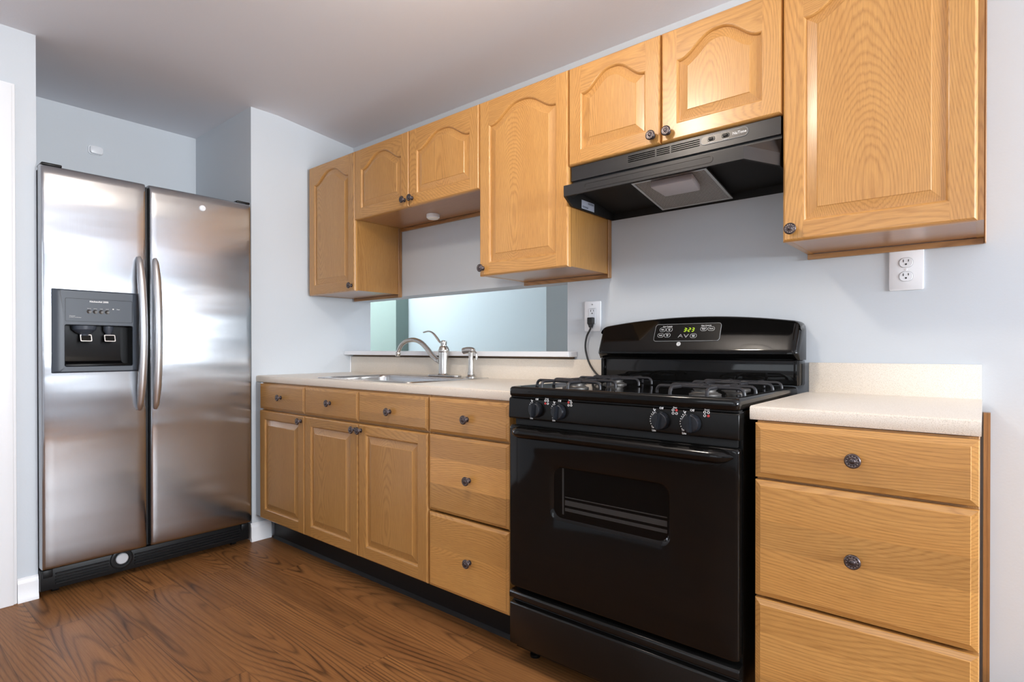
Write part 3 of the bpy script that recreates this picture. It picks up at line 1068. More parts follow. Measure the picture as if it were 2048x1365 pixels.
# front band, cut by the vent slots: solid pieces round the slot bands
zlo, zhi = 1.699, 1.7525
mb.box(HX0, HX1, -.300, -.001, 1.688, zhi)
mb.box(HX0, HX1, yf, -.300, zlo, zs0)
mb.box(HX0, HX1, yf, -.300, zs1, zhi)
xe = [HX0] + [q for s in slots for q in s] + [HX1]
for i in range(0, len(xe), 2):
    mb.box(xe[i], xe[i + 1], yf, -.300, zs0, zs1)
nb = 4
hh = (zs1 - zs0) / (2 * nb - 1)
for a, b in slots:
    for i in range(nb):
        if i < nb - 1:
            mb.box(a, b, yf, -.300, zs0 + hh * (2 * i + 1), zs0 + hh * (2 * i + 2))
lip = [(HX0, -.001), (HX0, -.318), (1.916, -.450), (2.540, -.450), (HX1, -.318), (HX1, -.001)]
top = [(HX0, -.001), (HX0, -.305), (1.870, -.3075), (2.588, -.3075), (HX1, -.305), (HX1, -.001)]
# small return under the band, then the sloping canopy, then the lip
mid = [(HX0, -.001), (HX0, -.312), (1.914, -.440), (2.542, -.440), (HX1, -.312), (HX1, -.001)]
mb.grid([[(p, q, 1.686) for p, q in top], [(p, q, 1.641) for p, q in mid], [(p, q, 1.640) for p, q in lip], [(p, q, 1.602) for p, q in lip]], closed_u=True)
ins = [(HX0 + .008, -.004), (HX0 + .008, -.314), (1.921, -.442), (2.535, -.442), (HX1 - .008, -.314), (HX1 - .008, -.004)]
obj('canopy', mb, 'hood_enamel', t, sharp=20)
mb = MB()
inr = [(HX0 + .008, -.004), (HX0 + .008, -.300), (1.930, -.312), (2.526, -.312), (HX1 - .008, -.300), (HX1 - .008, -.004)]
mb.grid([[(p, q, 1.602) for p, q in lip], [(p, q, 1.602) for p, q in ins], [(p, q, 1.630) for p, q in ins],
         [(p, q, 1.672 if q < -.2 else 1.630) for p, q in inr]], closed_u=True)
mb.face([(p, q, 1.672 if q < -.2 else 1.630) for p, q in inr])
obj('underside', mb, 'black_deep', t, sharp=20)
mb = MB()
for a, b in slots:
    mb.box(a, b, -.3012, -.3002, zs0, zs1)
obj('vent_opening', mb, 'slot_black', t)
mb = MB()
ring_prism(mb, rrect(2.227, 1.6215, .448, .0215, .010), rrect(2.227, 1.6215, .444, .0175, .0085), FRONT, -.4502, -.4512)
obj('lip_panel_outline', mb, 'hood_recess', t)
# filter, tilted: front high, back low
mb = MB()
FT = lambda x, s: V((x, -.285 + s * .260, 1.656 - s * .046))
fx0, fx1 = 2.095, 2.368
nrm = V((0, -.174, -.985)).normalized()


def tilted(mb, xa, xb, sa, sb, lo, hi):
    mb.prism([(xa, sa), (xb, sa), (xb, sb), (xa, sb)], lambda p, q, tt: FT(p, q) + nrm * tt, lo, hi)


for a in ((fx0, fx0 + .009, 0, 1), (fx1 - .009, fx1, 0, 1), (fx0 + .009, fx1 - .009, 0, .03), (fx0 + .009, fx1 - .009, .97, 1)):
    tilted(mb, *a, 0, .006)
fo = obj('filter_frame', mb, 'aluminium', t)
mb = MB()
tilted(mb, fx0 + .009, fx1 - .009, .03, .97, .001, .004)
obj('filter_screen', mb, 'filter_mesh', fo)
mb = MB()
mb.prism([(2.165, .04), (2.318, .04), (2.310, .40), (2.180, .40)], lambda p, q, tt: FT(p, q) + nrm * tt, .005, .030, bev=.006)
obj('light_lens', mb, 'frosted_lens', t)
# control badge with two rocker switches and the maker's lettering
mb = MB()
bc, bz = 2.4345, 1.7320
mb.prism(rrect(bc, bz, .150, .028, .0138), FRONT, yf - .0002, yf - .0018, bev=.0005, seg=1)
bd = obj('badge', mb, 'hood_recess', t)
mb = MB()
ring_prism(mb, rrect(bc, bz, .150, .028, .0138), rrect(bc, bz, .1478, .0258, .0128), FRONT, yf - .0019, yf - .0024)
obj('badge_outline', mb, 'ink_grey', bd)
mb = MB()
text(mb, 'NuTone', (2.4830, yf - .0022, bz + .0005), (1, 0, 0), (0, 0, 1), .0125, bold=.0002)
text(mb, 'O  FAN  I', (2.3935, yf - .0022, bz - .0105), (1, 0, 0), (0, 0, 1), .0045)
text(mb, 'O LIGHT I', (2.4400, yf - .0022, bz - .0105), (1, 0, 0), (0, 0, 1), .0045)
obj('lettering', mb, 'ink_white', bd, label='pale lettering')
for x in (2.394, 2.440):
    mb = MB()
    mb.prism(rrect(x, bz + .001, .024, .013, .0045), FRONT, yf - .0019, yf - .0040, bev=.001, seg=1)
    s = obj('switch', mb, 'black_satin', t)
    mb = MB(); mb.prism(rrect(x, bz + .001, .0155, .0082, .0038), FRONT, yf - .0041, yf - .0075, bev=.0018)
    obj('rocker', mb, 'black_plastic', s)
mb = MB()
mb.box(HX0 + .0083, HX0 + .0089, -.252, -.160, 1.607, 1.640)
s = obj('sticker', mb, 'label_paper', t, label='pale paper sticker')
mb = MB()
for k, z in enumerate((1.634, 1.630, 1.616, 1.612)):
    mb.box(HX0 + .0089, HX0 + .0092, -.246 + .04 * (k < 2), -.205 + .04 * (k < 2), z, z + .0018)
obj('print', mb, 'slot_black', s)

# ------------------------------------------------------------------ range
RX0, RX1 = 1.848, 2.600
RC = (RX0 + RX1) / 2
YP = -.672
t = thing('gas_range', 'black freestanding gas range with an oven window and green clock between the counters', 'stove', (RC, -.34, 0))
mb = MB()
mb.box(RX0 + .002, RX1 - .002, -.634, -.035, .045, .898)
for x in (RX0 + .04, RX1 - .04):
    for y in (-.58, -.08):
        mb.lathe([(.018, 0), (.018, .01), (.008, .012), (.008, .046)], (x, y, .0005), (0, 0, 1), 12)
obj('body', mb, 'black_satin', t)
# cooktop: rounded pan
mb = MB()
cx0, cx1, cy0, cy1 = RX0, RX1, -.677, -.085


def cr(i, z, r):
    return [(p, q, z) for p, q in rrect((cx0 + cx1) / 2, (cy0 + cy1) / 2, cx1 - cx0 - 2 * i, cy1 - cy0 - 2 * i, r, 4)]


vs = mb.grid([cr(.004, .9005, .012), cr(.0, .905, .016), cr(.0, .924, .016), cr(.003, .9305, .016), cr(.009, .933, .016), cr(.020, .9320, .02), cr(.034, .9235, .03), cr(.05, .9225, .03)], closed_u=True)
mb.cap(vs[-1]); mb.cap(vs[0], True)
obj('cooktop', mb, 'black_enamel', t, sharp=60)
mb = MB()
mb.box(RX0 + .003, RX1 - .003, -.664, -.636, .8965, .9003)
mb.box(RX0 + .012, RX1 - .012, -.650, -.636, .805, .826)
obj('gap_trim', mb, 'slot_black', t)
# control panel
mb = MB()
mb.prism([(-.635, .8255), (-.664, .8255), (-.672, .8275), (-.674, .832), (-.6715, .890), (-.669, .8945), (-.664, .8960), (-.635, .8960)], SIDE, RX0, RX1, bev=.0012, seg=1)
cp = obj('control_panel', mb, 'black_satin', t)
KX = [1.9665, 2.0550, 2.3935, 2.4800]
KZ = .8615
yk = -.6745
for ki, kx in enumerate(KX):
    mb = MB()
    mb.lathe([(.0250, 0), (.0252, .006), (.0242, .012), (.0225, .0165), (.0205, .018), (0, .0185)], (kx, yk - .0003, KZ), (0, -1, 0), 32)
    k = obj('burner_knob', mb, 'knob_black', t)
    mb_w, mb_r = MB(), MB()
    mb = MB()
    b = bmesh.new()
    bmesh.ops.create_cube(b, size=1)
    for v in b.verts:
        v.co = V((v.co.x * (.0125 if v.co.y > 0 else .008), v.co.y * .016, v.co.z * (.047 if v.co.y > 0 else .041)))
    bmesh.ops.bevel(b, geom=list(b.edges), offset=.0022, segments=2, affect='EDGES')
    mb.merge(b, Matrix.Translation((kx, yk - .0225, KZ)) @ Matrix.Rotation(math.radians(4 if ki != 3 else -3), 4, 'Y'))
    obj('grip', mb, 'knob_black', k)
    R, U = (1, 0, 0), (0, 0, 1)
    text(mb_w, 'Off', (kx, yk + .0012, KZ + .0335), R, U, .0085, bold=.0002)
    text(mb_w, 'Lo', (kx - .0200, yk + .0012, KZ + .0290), R, U, .0072, bold=.00015)
    text(mb_w, 'Lite', (kx - .0215, yk + .0008, KZ - .0290), R, U, .0075, bold=.00015)
    text(mb_w, 'Hi', (kx - .0245, yk + .0008, KZ - .0205), R, U, .0065, bold=.00015)
    arc = [(kx - .0285 * math.cos(math.radians(a)), KZ + .0285 * math.sin(math.radians(a))) for a in range(-38, 56, 6)]
    for (xa, za), (xb, zb) in zip(arc, arc[1:]):
        if True:
            dx, dz = xb - xa, zb - za
            L = math.hypot(dx, dz)
            nx, nz = -dz / L * .0006, dx / L * .0006
            mb_w.prism([(xa + nx, za + nz), (xb + nx, zb + nz), (xb - nx, zb - nz), (xa - nx, za - nz)], FRONT, yk + .0018, yk + .0002)
    for a in range(-32, 56, 12):
        c, s_ = math.cos(math.radians(a)), math.sin(math.radians(a))
        px, pz = kx - .0325 * c, KZ + .0325 * s_
        mb_w.prism(rrect(px, pz, .0020, .0030, .0006, 2), FRONT, yk + .0018, yk + .0002)
    # burner position diagram
    dx0, dz0 = kx + .0385, KZ + .0270
    text(mb_w, 'Front' if ki in (0, 3) else 'Rear', (dx0 + .001, yk + .0012, dz0 + .0105), R, U, .0058, bold=.0001)
    on = {0: 0, 1: 2, 2: 3, 3: 1}[ki]
    for q, (ox, oz) in enumerate(((-.0048, -.0048), (.0048, -.0048), (-.0048, .0040), (.0048, .0040))):
        tgt = mb_r if q == on else mb_w
        ring_prism(tgt, rrect(dx0 + ox, dz0 + oz, .0068, .0068, .0033, 4), rrect(dx0 + ox, dz0 + oz, .0046, .0046, .0022, 4), FRONT, yk + .0018, yk + .0002)
        if q == on:
            tgt.prism(rrect(dx0 + ox, dz0 + oz, .0044, .0044, .0021, 4), FRONT, yk + .0018, yk + .0004)
    obj('dial_markings', mb_w, 'ink_white', cp, label='white printed dial markings')
    obj('burner_mark', mb_r, 'ink_red', cp, label='red burner position dot')

# oven door
mb = MB()
yo = -.6720
ox0, ox1, oz0, oz1 = RX0, RX1, .2645, .8060
win = (2.0185, 2.4180, .5190, .6920)
wc = ((win[0] + win[1]) / 2, (win[2] + win[3]) / 2)
n = 6


def dr_(i, y, r):
    return [(p, y, q) for p, q in rrect((ox0 + ox1) / 2, (oz0 + oz1) / 2, ox1 - ox0 - 2 * i, oz1 - oz0 - 2 * i, r, n)]


def wr_(i, y, r=.030):
    return [(p, y, q) for p, q in rrect(wc[0], wc[1], win[1] - win[0] - 2 * i, win[3] - win[2] - 2 * i, r, n)]


vs = mb.grid([dr_(.004, -.636, .008), dr_(0, yo + .010, .010), dr_(.001, yo + .005, .011), dr_(.004, yo + .001, .012), dr_(.009, yo, .012), wr_(-.003, yo, .033), wr_(0, yo + .0008),
              wr_(.006, yo + .006), wr_(.008, yo + .0085)], closed_u=True)
mb.cap(vs[0], True)
od = obj('oven_door', mb, 'black_enamel', t, sharp=50)
mb = MB()
mb.prism(rrect(wc[0], wc[1], win[1] - win[0] - .016, win[3] - win[2] - .016, .026), FRONT, yo + .0088, yo + .014)
wd = obj('oven_window', mb, 'glass_black', od)
mb = MB()
for z, h in ((.552, .010), (.570, .016), (.594, .003)):
    mb.box(win[0] + .05, win[1] - .012, yo + .0083, yo + .00875, z, z + h)
mb.box(win[0] + .040, win[0] + .046, yo + .0083, yo + .00875, .540, .685)
obj('oven_rack', mb, 'rack_grey', wd)
# full-width handle: a rounded bar that merges into the door's top edge
mb = MB()
N = 40
rows = []
for i in range(N + 1):
    s = i / N
    x = ox0 + .014 + (ox1 - ox0 - .028) * s
    k = min(1, min(s, 1 - s) / .055)
    k = math.sin(k * math.pi / 2) ** .7
    rr = .0035 + .0175 * k
    rows.append([(x, yo - .001 - .030 * k * math.cos(a) ** 1 * (1 if math.cos(a) > 0 else .1), .7835 + rr * 0.95 * math.sin(a)) for a in [math.radians(q) for q in range(-90, 91, 15)]])
vs = mb.grid(rows)
mb.grid([[r[0] for r in rows], [r[-1] for r in rows]])
mb.cap(vs[0]); mb.cap(vs[-1])
obj('handle', mb, 'black_enamel', od, sharp=60)
# storage drawer
mb = MB()
prof = [(-.636, .0690), (-.664, .0690), (-.668, .0730), (-.668, .2040), (-.664, .2085), (-.650, .2110), (-.650, .2180), (-.666, .2230), (-.671, .2280), (-.671, .2420), (-.667, .2480), (-.655, .2505), (-.636, .2505)]
mb.prism(prof, SIDE, RX0 + .0, RX1 - .0, bev=.001, seg=1)
obj('storage_drawer', mb, 'black_satin', t, sharp=40)

# backguard
mb = MB()
N = 36
gx0, gx1 = RX0 + .001, RX1 + .006
rows = []
for i in range(N + 1):
    s = math.sin(math.pi / 2 * (-1 + 2 * i / N))
    x = gx0 + (gx1 - gx0) * (s + 1) / 2
    zt = 1.1485 + .030 * (1 - s * s)
    cor = max(0, (abs(s) - .945) / .055)
    zt -= .022 * (1 - math.sqrt(max(0, 1 - cor * cor)))
    k = (zt - 1.045) / (1.1785 - 1.045)
    yt = -.118 + .056 * (zt - 1.045) / .1335
    ins_ = .022 * (1 - math.sqrt(max(0, 1 - cor * cor)))
    rows.append([(x, -.006, 1.020), (x, -.006, zt - .006), (x, -.010, zt), (x, yt + .010, zt), (x, yt + .002, zt - .003), (x, yt - .003 + ins_, zt - .010),
                 (x, -.1135 + ins_, 1.056), (x, -.118 + ins_, 1.046), (x, -.118 + ins_, 1.040), (x, -.112 + ins_, 1.034), (x, -.088, 1.020)])
vs = mb.grid(rows, closed_u=True)
mb.cap(vs[0]); mb.cap(vs[-1], True)
bg = obj('backguard', mb, 'black_enamel', t, sharp=35)
mb = MB()
mb.box(gx0 + .003, gx1 - .003, -.084, -.006, .9340, 1.0195, bev=.005)
obj('lower_panel', mb, 'black_enamel', bg)
for px in (gx0 + .006, gx1 - .020):
    mb = MB(); mb.box(px, px + .014, -.092, -.0843, .934, 1.0195, bev=.003)
    obj('side_post', mb, 'black_enamel', bg)
# sloped control glass
SL = (1.1785 - .010 - 1.056)
def GP(x, z, h=0.0):
    """point on the sloping face of the backguard at height z, lifted by h"""
    k = (z - 1.056) / SL
    y = -.1135 + k * .0483
    nv = V((0, -SL, .0483)).normalized()
    return V((x, y, z)) + nv * h
UPV = V((0, .0483, SL)).normalized()
mb = MB()
gp = rrect(2.219, 1.1185, .252, .064, .010)
mb.prism(gp, lambda p, q, h: GP(p, q, h), .0002, .0016)
cg = obj('control_glass', mb, 'glass_black', bg)
mb = MB()
ring_prism(mb, rrect(2.219, 1.1185, .2535, .0655, .0105), rrect(2.219, 1.1185, .2515, .0635, .0097), lambda p, q, h: GP(p, q, h), .0003, .0021)
obj('glass_outline', mb, 'ink_grey', cg)
mb = MB()


def gt(s, x, z, size, bold=.0001):
    text(mb, s, GP(x, z, .0020), (1, 0, 0), UPV, size, bold=bold)


def pill(x, z, w, h):
    ring_prism(mb, rrect(x, z, w, h, h * .45, 4), rrect(x, z, w - .0014, h - .0014, h * .42, 4), lambda p, q, hh: GP(p, q, hh), .0017, .0022)


gt('Oven Controls', 2.141, 1.1420, .0062)
gt('Clear Controls', 2.2905, 1.1420, .0062)
for s, x, z in (('Bake', 2.1235, 1.1300), ('Start\nOn', 2.1500, 1.1300), ('Broil', 2.1190, 1.1085), ('Clear\nOff', 2.1455, 1.1085), ('Cook\nTime', 2.2480, 1.1050), ('Kitchen\nTimer', 2.2830, 1.1300), ('Clock', 2.3105, 1.1300)):
    gt(s, x, z, .0048 if '\n' in s else .0062)
    pill(x, z, .0245, .0150)
for x, sg in ((2.1985, 1), (2.2200, -1)):
    z = 1.1055
    for d in (-1, 1):
        a, b = (x, z + sg * .006), (x + d * .0085, z - sg * .006)
        mb.prism([(a[0] - .0006, a[1]), (a[0] + .0006, a[1]), (b[0] + .0006, b[1]), (b[0] - .0006, b[1])], lambda p, q, h: GP(p, q, h), .0017, .0022)
    gt('+' if sg > 0 else '-', x, z - sg * .002, .006)
obj('lettering', mb, 'ink_white', cg, label='white printed button outlines and words')
# clock display 3:23
mb = MB()


def seg_digit(ch, x, z, w, h):
    S = {'a': ((0, 1), (1, 1)), 'b': ((1, 1), (1, .5)), 'c': ((1, .5), (1, 0)), 'd': ((0, 0), (1, 0)), 'e': ((0, 0), (0, .5)), 'f': ((0, .5), (0, 1)), 'g': ((0, .5), (1, .5))}
    for k in {'3': 'abgcd', '2': 'abged'}[ch]:
        (x0, z0), (x1, z1) = S[k]
        X0_, Z0_, X1_, Z1_ = x + x0 * w + z0 * .002, z + z0 * h, x + x1 * w + z1 * .002, z + z1 * h
        tk = .0008
        if z0 == z1:
            pts = [(X0_ + tk, Z0_ - tk), (X1_ - tk, Z0_ - tk), (X1_ - tk, Z0_ + tk), (X0_ + tk, Z0_ + tk)]
        else:
            if Z0_ > Z1_:
                X0_, Z0_, X1_, Z1_ = X1_, Z1_, X0_, Z0_
            pts = [(X0_ - tk, Z0_ + tk), (X0_ + tk, Z0_ + tk), (X1_ + tk, Z1_ - tk), (X1_ - tk, Z1_ - tk)]
        mb.prism(pts, lambda p, q, hh: GP(p, q, hh), .0017, .0024)


seg_digit('3', 2.2080, 1.1215, .0075, .0125)
seg_digit('2', 2.2245, 1.1215, .0075, .0125)
seg_digit('3', 2.2380, 1.1215, .0075, .0125)
for z in (1.1250, 1.1310):
    mb.prism(rrect(2.2205, z, .0016, .0016, .0007, 2), lambda p, q, hh: GP(p, q, hh), .0017, .0024)
obj('clock_digits', mb, 'display_green', cg, label='lit green digits reading 3:23')
mb = MB()
mb.prism(rrect(2.196, 1.0755, .0160, .0150, .0074, 6), lambda p, q, hh: GP(p, q, hh), .0004, .0014)
ge = obj('round_badge', mb, 'ink_white', bg)
mb = MB()
text(mb, 'GE', GP(2.196, 1.0755, .0018), (1, 0, 0), UPV, .0075, bold=.0001)
ring_prism(mb, rrect(2.196, 1.0755, .0140, .0130, .0064, 6), rrect(2.196, 1.0755, .0132, .0122, .0060, 6), lambda p, q, hh: GP(p, q, hh), .0013, .0017)
obj('monogram', mb, 'ink_grey', ge)

# grates and burners
BURN = [(2.000, -.500), (2.000, -.235), (2.448, -.500), (2.448, -.235)]
for bx, by in BURN:
    mb = MB()
    mb.lathe([(.045, 0), (.045, .004), (.036, .007), (.034, .010)], (bx, by, .9228), (0, 0, 1), 28)
    mb.lathe([(.030, .009), (.030, .016)], (bx, by, .9228), (0, 0, 1), 28)
    bu = obj('burner', mb, 'burner_grey', t)
    mb = MB()
    mb.lathe([(.0335, .0162), (.034, .019), (.030, .0215), (.012, .0222), (0, .0222)], (bx, by, .9228), (0, 0, 1), 28)
    obj('burner_cap', mb, 'burner_grey', bu)
    mb = MB()
    zt, zf, r = .9490, .9228 + .004, .0050
    Lx, Ly = .126, .124

    def bar(along, off, L):
        R = .0145
        prof = [(-L, zf), (-L, zt - R)] + [(-L + R - R * math.cos(a), zt - R + R * math.sin(a)) for a in [math.radians(q) for q in (22, 45, 68, 90)]]
        prof += [(-x, z) for x, z in reversed(prof)]
        pts = [((bx + p, by + off, z) if along == 'x' else (bx + off, by + p, z)) for p, z in prof]
        mb.tube(pts, r, 8)
    bar('x', -.050, Lx); bar('x', .050, Lx); bar('y', -.052, Ly); bar('y', .052, Ly)
    for dx, dy in ((1, 0), (-1, 0), (0, 1), (0, -1)):
        mb.tube([(bx + dx * .052, by + dy * .050, zt), (bx + dx * .018, by + dy * .018, zt + .001)], r * .9, 8)
    obj('grate', mb, 'cast_iron', t)

# ------------------------------------------------------------------ refrigerator
FXF, FYA, FYB, FYC, FYD, FZ0, FZ1 = .0475, -1.5693, -1.1824, -1.1668, -.687, .128, 1.8345
t = thing('refrigerator', 'stainless side-by-side refrigerator with a dark ice and water dispenser, standing in the wall recess', 'refrigerator', (-.35, -1.13, 0))
mb = MB()
mb.box(-.725, -.018, FYA + .001, FYD + .004, .02, 1.823, bev=.004)
obj('cabinet_body', mb, 'black_plastic', t)
for (y0, y1) in ((FYA, FYA + .075), (FYD - .075, FYD)):
    mb = MB(); mb.box(-.05, .035, y0 + .005, y1, FZ1 + .0005, FZ1 + .012, bev=.004)
    obj('hinge_cover', mb, 'black_plastic', t)
DSP = (-1.5368, -1.2145, .9553, 1.3150)


def steel_door(name, y0, y1, hole=None):
    mb = MB()
    ys = [y0, y0 + .0015, y0 + .005, y0 + .012, y0 + .03] + [y0 + .03 + (y1 - y0 - .06) * k / 10 for k in range(1, 10)] + [y1 - .03, y1 - .012, y1 - .005, y1 - .0015, y1]
    zs = [FZ0, FZ0 + .004, FZ0 + .012] + [FZ0 + .012 + (FZ1 - FZ0 - .052) * k / 24 for k in range(1, 24)] + [FZ1 - .040, FZ1 - .022, FZ1 - .010, FZ1 - .003, FZ1]
    if hole:
        ys = sorted(set([y for y in ys if not (hole[0] - .004 < y < hole[1] + .004)] + [hole[0] + .01, hole[1] - .01]))
        zs = sorted(set([z for z in zs if not (hole[2] - .004 < z < hole[3] + .004)] + [hole[2] + .01, hole[3] - .01]))

    def fx(y, z):
        w = (y - y0) / (y1 - y0)
        bul = .006 * (1 - (2 * w - 1) ** 2)
        d = min(y - y0, y1 - y)
        e = .010
        if d < e:
            bul -= e * .9 * (1 - math.sqrt(max(0, 1 - ((e - d) / e) ** 2)))
        dt = FZ1 - z
        if dt < .035:
            bul -= .016 * (1 - math.sqrt(max(0, 1 - ((.035 - dt) / .035) ** 2)))
        db = z - FZ0
        if db < .008:
            bul -= .004 * (1 - db / .008)
        return FXF + bul
    sk = None
    if hole:
        iy = [i for i, y in enumerate(ys) if abs(y - hole[0] - .01) < 1e-6][0]
        iz = [i for i, z in enumerate(zs) if abs(z - hole[2] - .01) < 1e-6][0]
        sk = lambda i, j: i == iz and j == iy
    mb.grid([[(fx(y, z), y, z) for y in ys] for z in zs], skip=sk)
    xb = -.010
    for rim in ([(fx(y, zs[0]), y, zs[0]) for y in ys], [(fx(y, zs[-1]), y, zs[-1]) for y in ys], [(fx(ys[0], z), ys[0], z) for z in zs], [(fx(ys[-1], z), ys[-1], z) for z in zs]):
        mb.grid([rim, [(xb, p[1], p[2]) for p in rim]])
    bmesh.ops.remove_doubles(mb.bm, verts=mb.bm.verts, dist=1e-6)
    return obj(name, mb, 'brushed_steel', t, sharp=50)


def door_handle(parent, y, lean):
    mb = MB()
    z0, z1 = .7745, 1.4865
    n_ = 40
    pts, R = [], []
    for i in range(n_ + 1):
        s = i / n_
        a = math.sin(math.pi * s)
        pts.append((FXF + .012 + .052 * a ** .75, y + lean * .012 * a, z0 + (z1 - z0) * s))
        R.append(.0085 + .0065 * min(1, a * 2.2) ** .6)
    R[0] = R[-1] = .006
    mb.tube(pts, R, 16, flat=((0, 1, 0), 1.15))
    obj('handle', mb, 'satin_steel', parent, sharp=60)


ld_ = steel_door('freezer_door', FYA, FYB, DSP)
rd_ = steel_door('fresh_food_door', FYC, FYD)
door_handle(ld_, -1.216, .2)
door_handle(rd_, -1.150, -.2)
mb = MB(); mb.box(-.016, .020, FYB + .003, FYC - .003, FZ0, FZ1 - .01)
obj('door_gasket', mb, 'black_plastic', t)
# round hook on the right door
mb = MB(); mb.lathe([(.015, 0), (.0145, .004), (.012, .006), (0, .0065)], (FXF + .0066, -.936, 1.766), (1, 0, 0), 20)
mb.tube([(FXF + .013, -.942, 1.757), (FXF + .015, -.936, 1.766), (FXF + .013, -.930, 1.776)], .0015, 6)
hk = obj('adhesive_hook', mb, 'white_plastic')
tag(hk, 'small round white adhesive hook near the top of the right refrigerator door', 'hook')

# dispenser
y0, y1, z0, z1 = DSP
cav = (-1.4950, -1.2420, .9810, 1.1640)
DX = FXF + .0070
FS = lambda p, q, x: V((x, p, q))
mb = MB()
n = 5
yc, zc = (y0 + y1) / 2, (z0 + z1) / 2
o_ = rrect(yc, zc, y1 - y0, z1 - z0, .004, n)
o2 = rrect(yc, zc, y1 - y0 - .012, z1 - z0 - .010, .006, n)
o3 = rrect(yc, zc, y1 - y0 - .050, z1 - z0 - .012, .006, n)
c_ = rrect((cav[0] + cav[1]) / 2, (cav[2] + cav[3]) / 2, cav[1] - cav[0], cav[3] - cav[2], .008, n)
c2 = rrect((cav[0] + cav[1]) / 2, (cav[2] + cav[3]) / 2, cav[1] - cav[0] - .004, cav[3] - cav[2] - .004, .007, n)
mb.grid([[FS(p, q, FXF - .004) for p, q in o_], [FS(p, q, DX - .001) for p, q in o_], [FS(p, q, DX + .004) for p, q in o2], [FS(p, q, DX + .010) for p, q in o3],
         [FS(p, q, DX + .010) for p, q in c_], [FS(p, q, DX + .006) for p, q in c2]], closed_u=True)
dp = obj('dispenser_panel', mb, 'dispenser_plastic', ld_, sharp=25)
mb = MB()
vs = mb.grid([[FS(p, q, DX + .006) for p, q in c2], [FS(p, q, -.008) for p, q in c2]], closed_u=True)
mb.cap(vs[-1])
mb.prism([(-.006, cav[3] - .003), (-.006, cav[2] + .002), (DX + .004, cav[2] + .002), (DX + .004, cav[2] + .012), (.036, cav[2] + .016), (.020, cav[2] + .024), (.010, cav[2] + .050), (.006, cav[3] - .003)],
         lambda p, q, tt: V((p, tt, q)), cav[0] + .012, cav[1] - .035)
mb.box(.012, DX + .007, cav[0] + .003, cav[1] - .003, cav[2] + .0015, cav[2] + .0115, bev=.002)
obj('dispenser_recess', mb, 'dispenser_dark', ld_, sharp=35)
mb = MB()
mb.lathe([(.046, 0), (.044, .016), (.030, .030), (.018, .036), (.016, .044)], (.026, -1.418, cav[3] - .004), (0, 0, -1), 24)
obj('ice_chute', mb, 'dispenser_grey', ld_)
mb = MB()
mb.lathe([(.020, 0), (.019, .020), (.010, .034), (.009, .044)], (.026, -1.328, cav[3] - .004), (0, 0, -1), 20)
obj('water_spout', mb, 'dispenser_grey', ld_)
for yp in (-1.414, -1.326):
    mb = MB()
    mb.prism(rrect(yp, 1.107, .042, .030, .004, 3), lambda p, q, x: V((x + (q - 1.107) * -.35, p, q)), .034, .040, bev=.001, seg=1)
    ring_prism(mb, rrect(yp, 1.107, .042, .030, .004, 3), rrect(yp, 1.107, .036, .024, .003, 3), lambda p, q, x: V((x + (q - 1.107) * -.35, p, q)), .0401, .0418)
    obj('dispenser_paddle', mb, 'satin_steel', ld_)
    mb = MB()
    mb.prism(rrect(yp, 1.107, .0355, .0235, .003, 3), lambda p, q, x: V((x + (q - 1.107) * -.35, p, q)), .0402, .0408)
    obj('dispenser_paddle_pad', mb, 'dispenser_dark', ld_)
PX = DX + .0103
for k in range(4):
    mb = MB(); mb.lathe([(.0088, 0), (.0085, .002), (.0055, .0015), (.004, .001), (0, .001)], (PX, -1.4085 + .0222 * k, 1.2220), (1, 0, 0), 18)
    obj('dispenser_button', mb, 'hood_recess', ld_)
mb = MB()
R, U = (0, 1, 0), (0, 0, 1)
text(mb, 'KitchenAid 2000', (PX + .0003, -1.372, 1.2660), R, U, .0102, bold=.0003)
for k, s in enumerate(('WATER', 'CRUSH', 'CUBE', 'LOCK')):
    text(mb, s, (PX + .0003, -1.4085 + .0222 * k, 1.2350), R, U, .0042)
text(mb, 'Filter', (PX + .0003, -1.300, 1.2360), R, U, .0060)
mb.prism(rrect(-1.3195, 1.2365, .006, .005, .002, 3), FS, PX, PX + .0006)
text(mb, 'Exterior ice & water', (PX + .0003, -1.478, 1.1950), R, U, .0050, align='LEFT')
text(mb, 'Dispenser', (PX + .0003, -1.478, 1.2010), R, U, .0050, align='LEFT')
obj('dispenser_lettering', mb, 'ink_white', ld_, label='white lettering')
mb = MB()
ring_prism(mb, rrect(-1.3690, 1.2270, .247, .100, .004, 3), rrect(-1.3690, 1.2270, .2445, .0975, .0035, 3), FS, PX, PX + .0005)
obj('dispenser_panel_outline', mb, 'dispenser_dark', ld_)
# base grille
mb = MB()
mb.box(-.03, .012, FYA, FYD, .028, .116, bev=.003)
for z in (.048, .062, .076, .090):
    mb.box(.0122, .020, FYA + .05, -1.325, z, z + .006, bev=.001, seg=1)
    mb.box(.0122, .020, -1.225, FYD - .05, z, z + .006, bev=.001, seg=1)
mb.lathe([(.046, 0), (.045, .007), (.040, .009), (.032, .008), (.032, .003), (0, .003)], (.012, -1.276, .088), (1, 0, 0), 28)
for y in (FYA + .02, FYD - .03):
    mb.box(.0122, .024, y - .015, y + .02, .085, .118, bev=.003)
gr = obj('base_grille', mb, 'black_plastic', t)
mb = MB(); mb.lathe([(.0250, 0), (.0245, .006), (.021, .009), (0, .010)], (.0155, -1.276, .090), (1, 0, 0), 24)
obj('filter_cap', mb, 'filter_cap_grey', t, label='pale grey round filter cap')
for y in (FYA + .06, FYD - .06):
    for x in (-.045, -.66):
        mb = MB(); mb.lathe([(.014, -.012), (.014, .012)], (x, y, .0145), (0, 1, 0), 14)
        obj('roller', mb, 'black_plastic', t)

# ------------------------------------------------------------------ outlets, cord, puck light, wall device
R, U = (1, 0, 0), (0, 0, 1)


